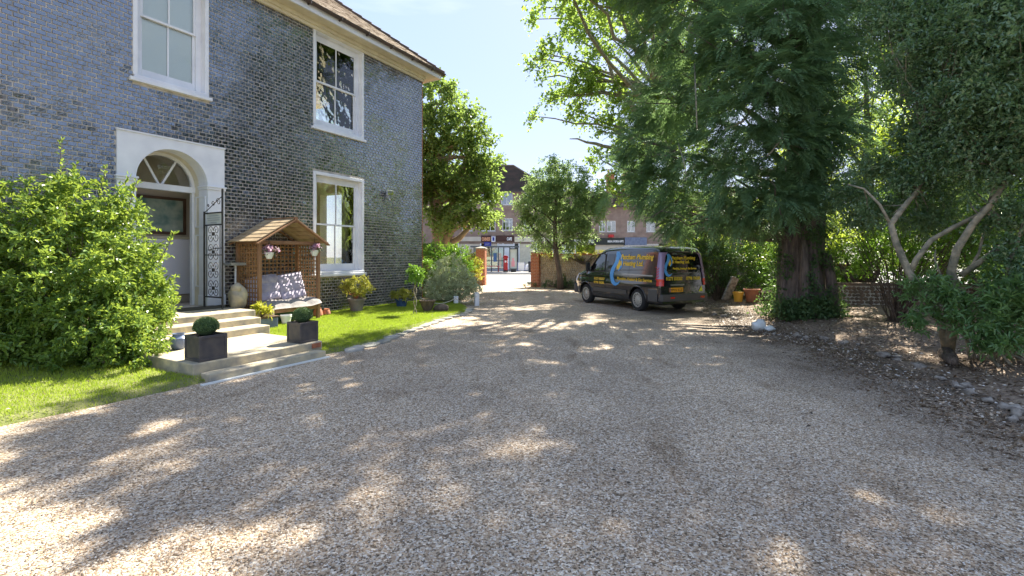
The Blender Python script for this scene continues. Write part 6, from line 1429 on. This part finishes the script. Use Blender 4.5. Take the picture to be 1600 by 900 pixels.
# holly tree on the right with pale crooked stems
hb = np.array([6.75, 7.1, .1])
hol = empty('holly_tree', tuple(hb), 0, 'glossy leaved evergreen with pale crooked stems rising from the soil bed on the right', 'tree')
def HP(px, py, d): return Vector(tuple(at(px, py, d)-hb))
stems = [([(1480, 545, 7.1), (1472, 505, 7.1), (1445, 465, 7.1), (1420, 425, 7.2), (1400, 380, 7.3), (1392, 350, 7.3), (1415, 320, 7.4), (1435, 296, 7.5), (1450, 240, 7.6)], .085),
         ([(1421, 428, 7.2), (1432, 405, 7.15), (1455, 375, 7.1), (1490, 355, 7.0), (1530, 335, 6.9), (1545, 320, 6.8), (1560, 270, 6.6)], .055),
         ([(1482, 548, 7.1), (1490, 500, 6.95), (1492, 450, 6.9), (1486, 425, 6.9), (1495, 390, 6.8), (1520, 350, 6.7), (1550, 318, 6.6), (1590, 250, 6.5)], .095),
         ([(1502, 430, 6.9), (1530, 410, 6.8), (1560, 388, 6.7), (1590, 370, 6.6), (1620, 340, 6.5)], .055), ([(1515, 422, 6.85), (1530, 395, 6.9), (1540, 350, 7)], .03), ([(1535, 325, 6.8), (1570, 345, 6.6), (1610, 365, 6.4)], .06),
         ([(1392, 352, 7.3), (1375, 320, 7.4), (1350, 295, 7.6), (1325, 288, 7.8)], .03), ([(1470, 430, 7), (1460, 405, 7.1), (1462, 390, 7.2)], .02), ([(1583, 440, 6.4), (1575, 415, 6.4), (1590, 380, 6.4), (1600, 340, 6.4)], .035)]
for st_, r_ in stems:
    b = MB(); b.tube([HP(*p) for p in st_], [r_*.78*(1-.65*i/len(st_)) for i in range(len(st_))], 10); b.build('stem', 'pale_bark', hol, smooth=True)
hl = lob([(1440, 40, 7.5, 55), (1500, 60, 7, 70), (1570, 40, 6.5, 80), (1450, 130, 7.5, 50), (1520, 150, 6.8, 70), (1600, 150, 6.2, 80), (1440, 215, 7.6, 42, .9), (1500, 230, 7, 55), (1570, 250, 6.5, 60), (1400, 20, 8, 50), (1405, 110, 8, 30), (1380, 265, 8, 34, .6), (1430, 285, 7.6, 38, .7), (1370, 330, 8, 30, .6), (1500, 300, 7.5, 45, .6), (1620, 330, 6.3, 50, .7), (1560, -40, 7, 90), (1450, -50, 8, 80), (1650, 60, 6, 90), (1650, 200, 6, 80), (1440, 345, 8, 30, .6), (1345, 345, 9, 26, .7), (1590, 395, 6.4, 30, .8), (1620, 430, 6.2, 34, .8), (1550, 345, 6.8, 24, .7), (1455, 335, 7.6, 26, .6), (1330, 300, 9, 30, .6)])
Cn = np.concatenate([ell(c, rr, int(120*(rr[0]*rr[1]*rr[2])**(2/3)*3), rng, .2) for c, rr in hl]); Cn = Cn[fnoise(Cn, 2.2, 5) > -.6]
P, D, N, cr = puff(Cn-hb, .28, 6, 7, rng, up=.1, droop=.2)
leaves('crown', P, D, N, rng.uniform(.05, .085, len(P)), rng.uniform(.03, .045, len(P)), 'holly_leaf', hol, rng=rng, crnd=cr, fold=.3)
print('holly leaves', len(P))
b = MB()
for p in Cn[::9]:
    q = Vector(tuple(p-hb)); s_ = min((HP(*t) for st_, _ in stems for t in st_), key=lambda t: (t-q).length); b.tube(curve_pts(s_, q, 4, .03, .12, rg), [.016, .012, .009, .006, .003], 4, cap=False)
b.build('twigs', 'pale_bark', hol, kind='stuff')
# laurel shrub at its foot
lb_ = np.array([7.0, 6.6, .1]); lau = empty('laurel_shrub', tuple(lb_), 0, 'low broad leaved evergreen shrub around the crooked pale stems at the right edge', 'shrub')
ll = lob([(1450, 455, 6.9, 38, .7), (1500, 480, 6.6, 45, .7), (1560, 470, 6.3, 50, .7), (1600, 500, 6.0, 50, .7), (1530, 520, 6.2, 38, .7), (1585, 535, 5.9, 40, .6), (1440, 500, 6.8, 24, .8), (1640, 460, 6, 60, .8), (1570, 430, 6.6, 36, .6)])
Cn = np.concatenate([ell(c, rr, int(70*(rr[0]*rr[1]*rr[2])**(2/3)*3.4), rng, .3) for c, rr in ll]); P, D, N, cr = puff(Cn-lb_, .17, 5, 6, rng, up=.35, droop=.1)
leaves('leaves', P, D, N, rng.uniform(.07, .11, len(P)), rng.uniform(.025, .036, len(P)), mat('x') if False else leafmat('laurel_dark', (.09, .18, .07), (.19, .31, .11), (.32, .36, .11), rough=.28, trans=.4, tcol=(.25, .45, .06)), lau, rng=rng, crnd=cr, hi=True, fold=.15)
b = MB()
for c, rr in ll:
    for _ in range(4): b.tube(curve_pts((rg.uniform(-.4, .4), rg.uniform(-.3, .3), 0), Vector(tuple(np.array(c)-lb_)) + Vector((rg.uniform(-.2, .2), rg.uniform(-.2, .2), rg.uniform(-.1, .2))), 4, .05, .1, rg), [.018, .015, .012, .008, .004], 5)
b.build('stems', 'pale_bark', lau)
b = MB(); b.tube([HP(1478, 552, 7.0), HP(1486, 560, 6.7), HP(1490, 566, 6.5)], [.10, .085, .05], 10); b.build('stump', 'bark', hol, smooth=True)

# backlit trees and hedge along the boundary
for i, (x, y, h_, rr, lm, lab) in enumerate(((8.6, 21.5, 4.4, 2.0, 'back_leaf', 'bright backlit bushy tree behind the van and yew trunk'), (12.2, 19.8, 5.6, 2.3, 'back_leaf', 'backlit green tree beyond the low wall right of the yew'), (15.5, 17.0, 7.5, 2.8, 'back_leaf', 'tall backlit tree between yew and holly'),
        (17.5, 12.5, 6.5, 2.9, 'syc_leaf', 'leafy boundary tree far right behind the pale crooked stems'), (16.5, 7.5, 6.5, 2.8, 'dark_leaf', 'boundary tree beyond the right edge behind the laurel'), (15.0, 1.5, 6, 3.0, 'dark_leaf', 'broad unseen tree added right of the drive for the facade to reflect'), (12.6, 12.2, 8.5, 2.6, 'dark_leaf', 'dark evergreen filling the gap between yew and holly'), (13.2, 9.0, 8, 2.6, 'dark_leaf', 'dark evergreen behind the holly tree at the right'), (11.8, 15.8, 8.5, 2.2, 'back_leaf', 'light green tree glimpsed right of the yew crown'), (15.0, 14.5, 9.5, 2.6, 'syc_leaf', 'tall leafy tree high between yew and holly crowns'))):  # the tree right of the drive is unseen, added to darken facade reflections
    L_ = []
    for k in range(15 if y > 8 else 7):
        a = rg.uniform(0, 6.3); z = rg.uniform(.22, 1)*h_; q = rg.uniform(.2, .8)*rr; L_.append(((x+q*math.cos(a), y+q*math.sin(a), z), (rr*.5, rr*.5, rr*.42)))
    big = y < 10
    make_tree('boundary_tree', (x, y, 0), lab, L_, lm, .11 if not big else .26, .07 if not big else .2, rng, trunk=[(np.array([x, y, 0]), .2), (np.array([x+.1, y, h_*.5]), .14), (np.array([x, y, h_*.9]), .05)], tr=.5, ncl=23 if not big else 10, twigs=8, per=6, carve=False, limb_r=.07)
hd = empty('boundary_hedge', (8, 18, 0), 0, 'tangled green hedge along the boundary between van and yew trunk', 'hedge')
hc = [(x, np.interp(x, [6.5, 10, 14, 20], [18.2, 17.2, 15.5, 11]), z) for x in np.arange(6.8, 20, .75) for z in (.7, 1.7)]
Cn = np.concatenate([ell((x, y, z), (.8, .6, .7), 22, rng, .1) for x, y, z in hc]); P, D, N, cr = puff(Cn-[8, 18, 0], .4, 7, 6, rng); leaves('leaves', P, D, N, rng.uniform(.07, .12, len(P)), .06, 'hedge_leaf', hd, rng=rng, crnd=cr)

# shrubs
rng = np.random.default_rng(5)
def shrub(name, loc, label, lobes, m, L, Wd, ncl, tr, cat='shrub', hi=False, shell=.55, twigs=6, per=6, up=.3, shoots=(), srad=.012):
    r = empty(name, loc, 0, label, cat); b0 = np.array(loc, float); rg = random.Random(int(rng.integers(1e6)))
    Cn = np.concatenate([ell(c, rr, max(8, int(ncl*(rr[0]*rr[1]*rr[2])**(2/3))), rng, shell) for c, rr in lobes]); Cn = Cn[Cn[:, 2] > b0[2]+.03]-b0
    P, D, N, cr = puff(Cn, tr, twigs, per, rng, up=up, droop=.15)
    if len(shoots):
        for (a, c_) in shoots:
            a = np.array(a)-b0; c_ = np.array(c_)-b0; t = np.linspace(0, 1, 34)[:, None]; p = a+(c_-a)*t+rng.normal(0, .012, (34, 3)); P = np.concatenate([P, p]); d = rdir(rng, (34,)); d[:, 2] = np.abs(d[:, 2])*.6+.5; D = np.concatenate([D, d]); N = np.concatenate([N, rdir(rng, (34,))]); cr = np.concatenate([cr, np.full(34, .95)])
    leaves('leaves', P, D, N, rng.uniform(.7, 1.2, len(P))*L, rng.uniform(.75, 1.15, len(P))*Wd, m, r, hi=hi, rng=rng, crnd=cr)
    b = MB()
    for q in Cn[rng.integers(0, len(Cn), 60)]: b.tube(curve_pts((rg.uniform(-.15, .15), rg.uniform(-.15, .15), 0), tuple(q), 4, .06, .08, rg), [srad, srad*.85, srad*.7, srad*.5, srad*.3], 5, cap=False)
    for a, c_ in shoots: b.tube([tuple(np.array(a)-b0), tuple((np.array(a)+c_)/2-b0), tuple(np.array(c_)-b0)], [.008, .006, .003], 5)
    b.build('stems', 'bark', r); return r
shrub('laurel_bush', (-6.6, 7.1, .05), 'big rounded yellow green laurel bush in front of the house beside the steps',
      [((-6.4, 7.0, 1.15), (1.2, 1.1, 1.25)), ((-6.9, 6.9, 1.35), (1.3, 1.15, 1.3)), ((-6.1, 7.1, .75), (1.0, 1.0, .75)), ((-7.9, 6.7, 1.2), (1.3, 1.2, 1.25)), ((-6.3, 6.7, .5), (1.3, .95, .5)), ((-9.0, 6.6, 1.1), (1.2, 1.2, 1.15)), ((-6.6, 7.3, 2.3), (.8, .7, .5)), ((-5.62, 6.5, .5), (.55, .5, .55)), ((-5.5, 6.75, 1.1), (.45, .5, .6)), ((-5.12, 6.42, .42), (.36, .36, .42))],
      'laurel_leaf', .072, .039, 220, .17, hi=True, shell=.55,
      shoots=[((-6.95, 7.3, 2.4), (-7.1, 7.45, 3.45)), ((-6.9, 7.3, 2.4), (-6.8, 7.4, 3.05)), ((-6.4, 7.3, 2.4), (-6.25, 7.3, 2.98)), ((-5.9, 7.2, 2.1), (-5.7, 7.2, 2.75)), ((-7.6, 7.2, 2.2), (-7.6, 7.2, 2.75)), ((-5.3, 7.1, 1.5), (-5.05, 7.1, 1.95)), ((-6.2, 7.4, 2.3), (-6.0, 7.4, 2.85))])
shrub('variegated_bush', (-1.95, 15.7, 0), 'rounded pale silvery green bush at the end of the lawn beside white posts', [((-1.95, 15.7, .62), (.80, .7, .62)), ((-2.1, 15.7, 1.05), (.6, .55, .55)), ((-1.6, 15.8, .5), (.6, .55, .5)), ((-2.45, 15.5, .5), (.5, .5, .5))], 'pale_leaf', .042, .026, 600, .11, shell=.6)
shrub('green_hedge', (-3.2, 19.5, 0), 'bright green hedge shrub under the plane tree behind the house corner', [((-3.0, 19.5, 1.2), (1.2, .9, 1.1)), ((-3.9, 19.3, 1.3), (1.1, .9, 1.2)), ((-2.4, 20, 1.1), (.8, .8, 1.0)), ((-3.2, 18.4, .7), (1.0, .8, .7))], 'hedge_leaf', .085, .045, 160, .2)
shrub('golden_shrub', (-2.05, 22.0, 0), 'golden yellow shrub beside the left brick gate pillar', [((-2.15, 22.0, 1.2), (.60, .6, .62)), ((-1.9, 22.3, .9), (.5, .5, .8))], 'gold_leaf', .08, .045, 200, .18)
shrub('border_plants', (2.3, 23.2, 0), 'low grey green plants at the foot of the flint wall', [((1.9, 23.4, .15), (.5, .3, .3)), ((2.9, 22.9, .15), (.7, .3, .25)), ((3.9, 22.5, .2), (.6, .3, .3)), ((2.4, 23.3, .35), (.3, .3, .4)), ((.9, 23.9, .1), (.3, .2, .2))], 'box_leaf', .06, .03, 300, .12)
shrub('wall_climber', (3.6, 23.3, 1.2), 'yellow green growth hanging over the flint wall top', [((1.9, 24.1, 1.7), (.45, .25, .25)), ((3.2, 23.5, 1.6), (.8, .3, .25)), ((4.4, 22.9, 1.7), (.5, .3, .2))], 'shrub_leaf', .06, .03, 220, .12)
shrub('understorey_shrub', (8.6, 10.6, .1), 'light green loose shrub filling the space between yew trunk and crooked stems', [(at(1345, 400, 11.0), (.5, .5, .5)), (at(1390, 370, 10.5), (.6, .5, .5)), (at(1430, 400, 10), (.55, .5, .55)), (at(1350, 330, 10.5), (.6, .5, .5)), (at(1410, 320, 10), (.7, .6, .5)), (at(1470, 330, 9.5), (.6, .5, .6)), (at(1530, 380, 9), (.6, .5, .6)), (at(1580, 330, 8.5), (.6, .5, .6))], 'hedge_leaf', .07, .035, 170, .22, shell=.1)
shrub('dark_shrub', (7.3, 16.8, 0), 'dark green shrub growing right behind the rear of the van', [((7.1, 17, 1.2), (.9, .8, 1.0)), ((7.9, 16.9, .9), (.8, .7, .8)), ((6.9, 17.3, 2.0), (.8, .8, .7))], 'box_leaf', .08, .045, 130, .22)
b = MB(); b.box(-.12, .12, -.06, .06, 0, .85, rot=Matrix.Rotation(.42, 3, 'Y'), piv=(0, 0, 0)); tag(b.build('leaning_slab', 'flint', loc=(7.15, 15.9, .1), bevel=.02), 'pale stone slab leaning in the undergrowth right of the van', 'slab')
pot('orange_tub', (7.45, 15.6, .1), open_pot(.12, .16, .32, .01), 'yellow_box', 'orange yellow plastic tub on the ground right of the van', 'tub')
pot('terracotta_pot', (7.85, 15.5, .1), open_pot(.16, .23, .42, .03), 'terracotta', 'large terracotta pot between the orange tub and yew trunk')
b = MB(); b.lathe([(.18, 0), (.2, .02), (.22, .3), (.16, .36), (.14, .34)], 18); tag(b.build('dark_barrel', 'wood_dark', loc=(8.25, 15.3, .12), smooth='auto'), 'dark squat barrel lying beside the terracotta pot', 'barrel')
# leaf litter and twigs on the bed and the drive
n = 26000; y = rng.uniform(2, 20, n); x = np.array([edge_x(v) for v in y])+rng.exponential(1.6, n)-.75+rng.normal(0, .25, n); k = (x > 3.5) & (x/y < 1.15) & (fnoise(np.stack([x, y, x*0], 1), 2.5, 3)+rng.random(n)*1.4 > .1); x, y = x[k], y[k]
z = np.array([max(0.0, bed_h(a, c_)) for a, c_ in zip(x, y)])+.006; d = rdir(rng, (len(x),)); d[:, 2] *= .25; nn = rdir(rng, (len(x),))*.35+[0, 0, 1]
leaves('leaf_litter', np.stack([x, y, z], 1), d, nn, rng.uniform(.025, .07, len(x)), rng.uniform(.015, .035, len(x)), 'litter_leaf', rng=rng, kind='stuff')
n = 700; y = rng.uniform(3.5, 14, n); x = rng.uniform(-6, -1.5, n); k = (inside(x, y, lawnR) | inside(x, y, lawnL)); x, y = x[k], y[k]
leaves('lawn_leaves', np.stack([x, y, x*0+.125], 1), rdir(rng, (len(x),))*[1, 1, .2], rdir(rng, (len(x),))*.4+[0, 0, 1], rng.uniform(.02, .045, len(x)), .022, 'litter_leaf', rng=rng, kind='stuff')
n = 900; y = rng.uniform(3.0, 20, n); x = rng.uniform(-.8, 1, n)*y*.75+1; k = (x > np.interp(y, [0, 7, 12, 20], [-2, -1.8, -.5, -1])) & (x < 6) & (fnoise(np.stack([x, y, x*0], 1), 2.1, 6) > .55); x, y = x[k], y[k]; d = rdir(rng, (len(x),)); d[:, 2] *= .2
leaves('fallen_leaves', np.stack([x, y, x*0+.012], 1), d, rdir(rng, (len(x),))*.4+[0, 0, 1], rng.uniform(.03, .06, len(x)), .025, leafmat('dead_leaf', (.02, .016, .012), (.08, .05, .03), trans=.05), rng=rng, kind='stuff')
n = 5000; y = rng.uniform(2.5, 18, n); x = np.array([edge_x(v) for v in y])+rng.exponential(1.3, n)-.5; k = x/y < 1.15; x, y = x[k], y[k]
pebbles('bed_stones', x, y, np.array([max(0, bed_h(a, c_)) for a, c_ in zip(x, y)])+.004, rng.uniform(.008, .022, len(x)), 'loose_gravel', rng)

# repeats share a group phrase
for nm, g in (('hanging_basket', 'hanging baskets on the arbour'), ('square_planter', 'square planters on the stone platform'), ('box_ball', 'clipped balls in the square planters'), ('white_post', 'white posts at the lawn corner'), ('rope', 'ropes between the white posts'), ('brick_pillar', 'gate pillars'), ('flint_wall', 'flint boundary walls'), ('boundary_tree', 'trees along the boundary'), ('storage_crate', 'green boxes under the arbour'), ('back_cushion', 'back cushions in the arbour')):
    for o in bpy.data.objects:
        if o.parent is None and o.name.split('.')[0] == nm and 'category' in o: o['group'] = g
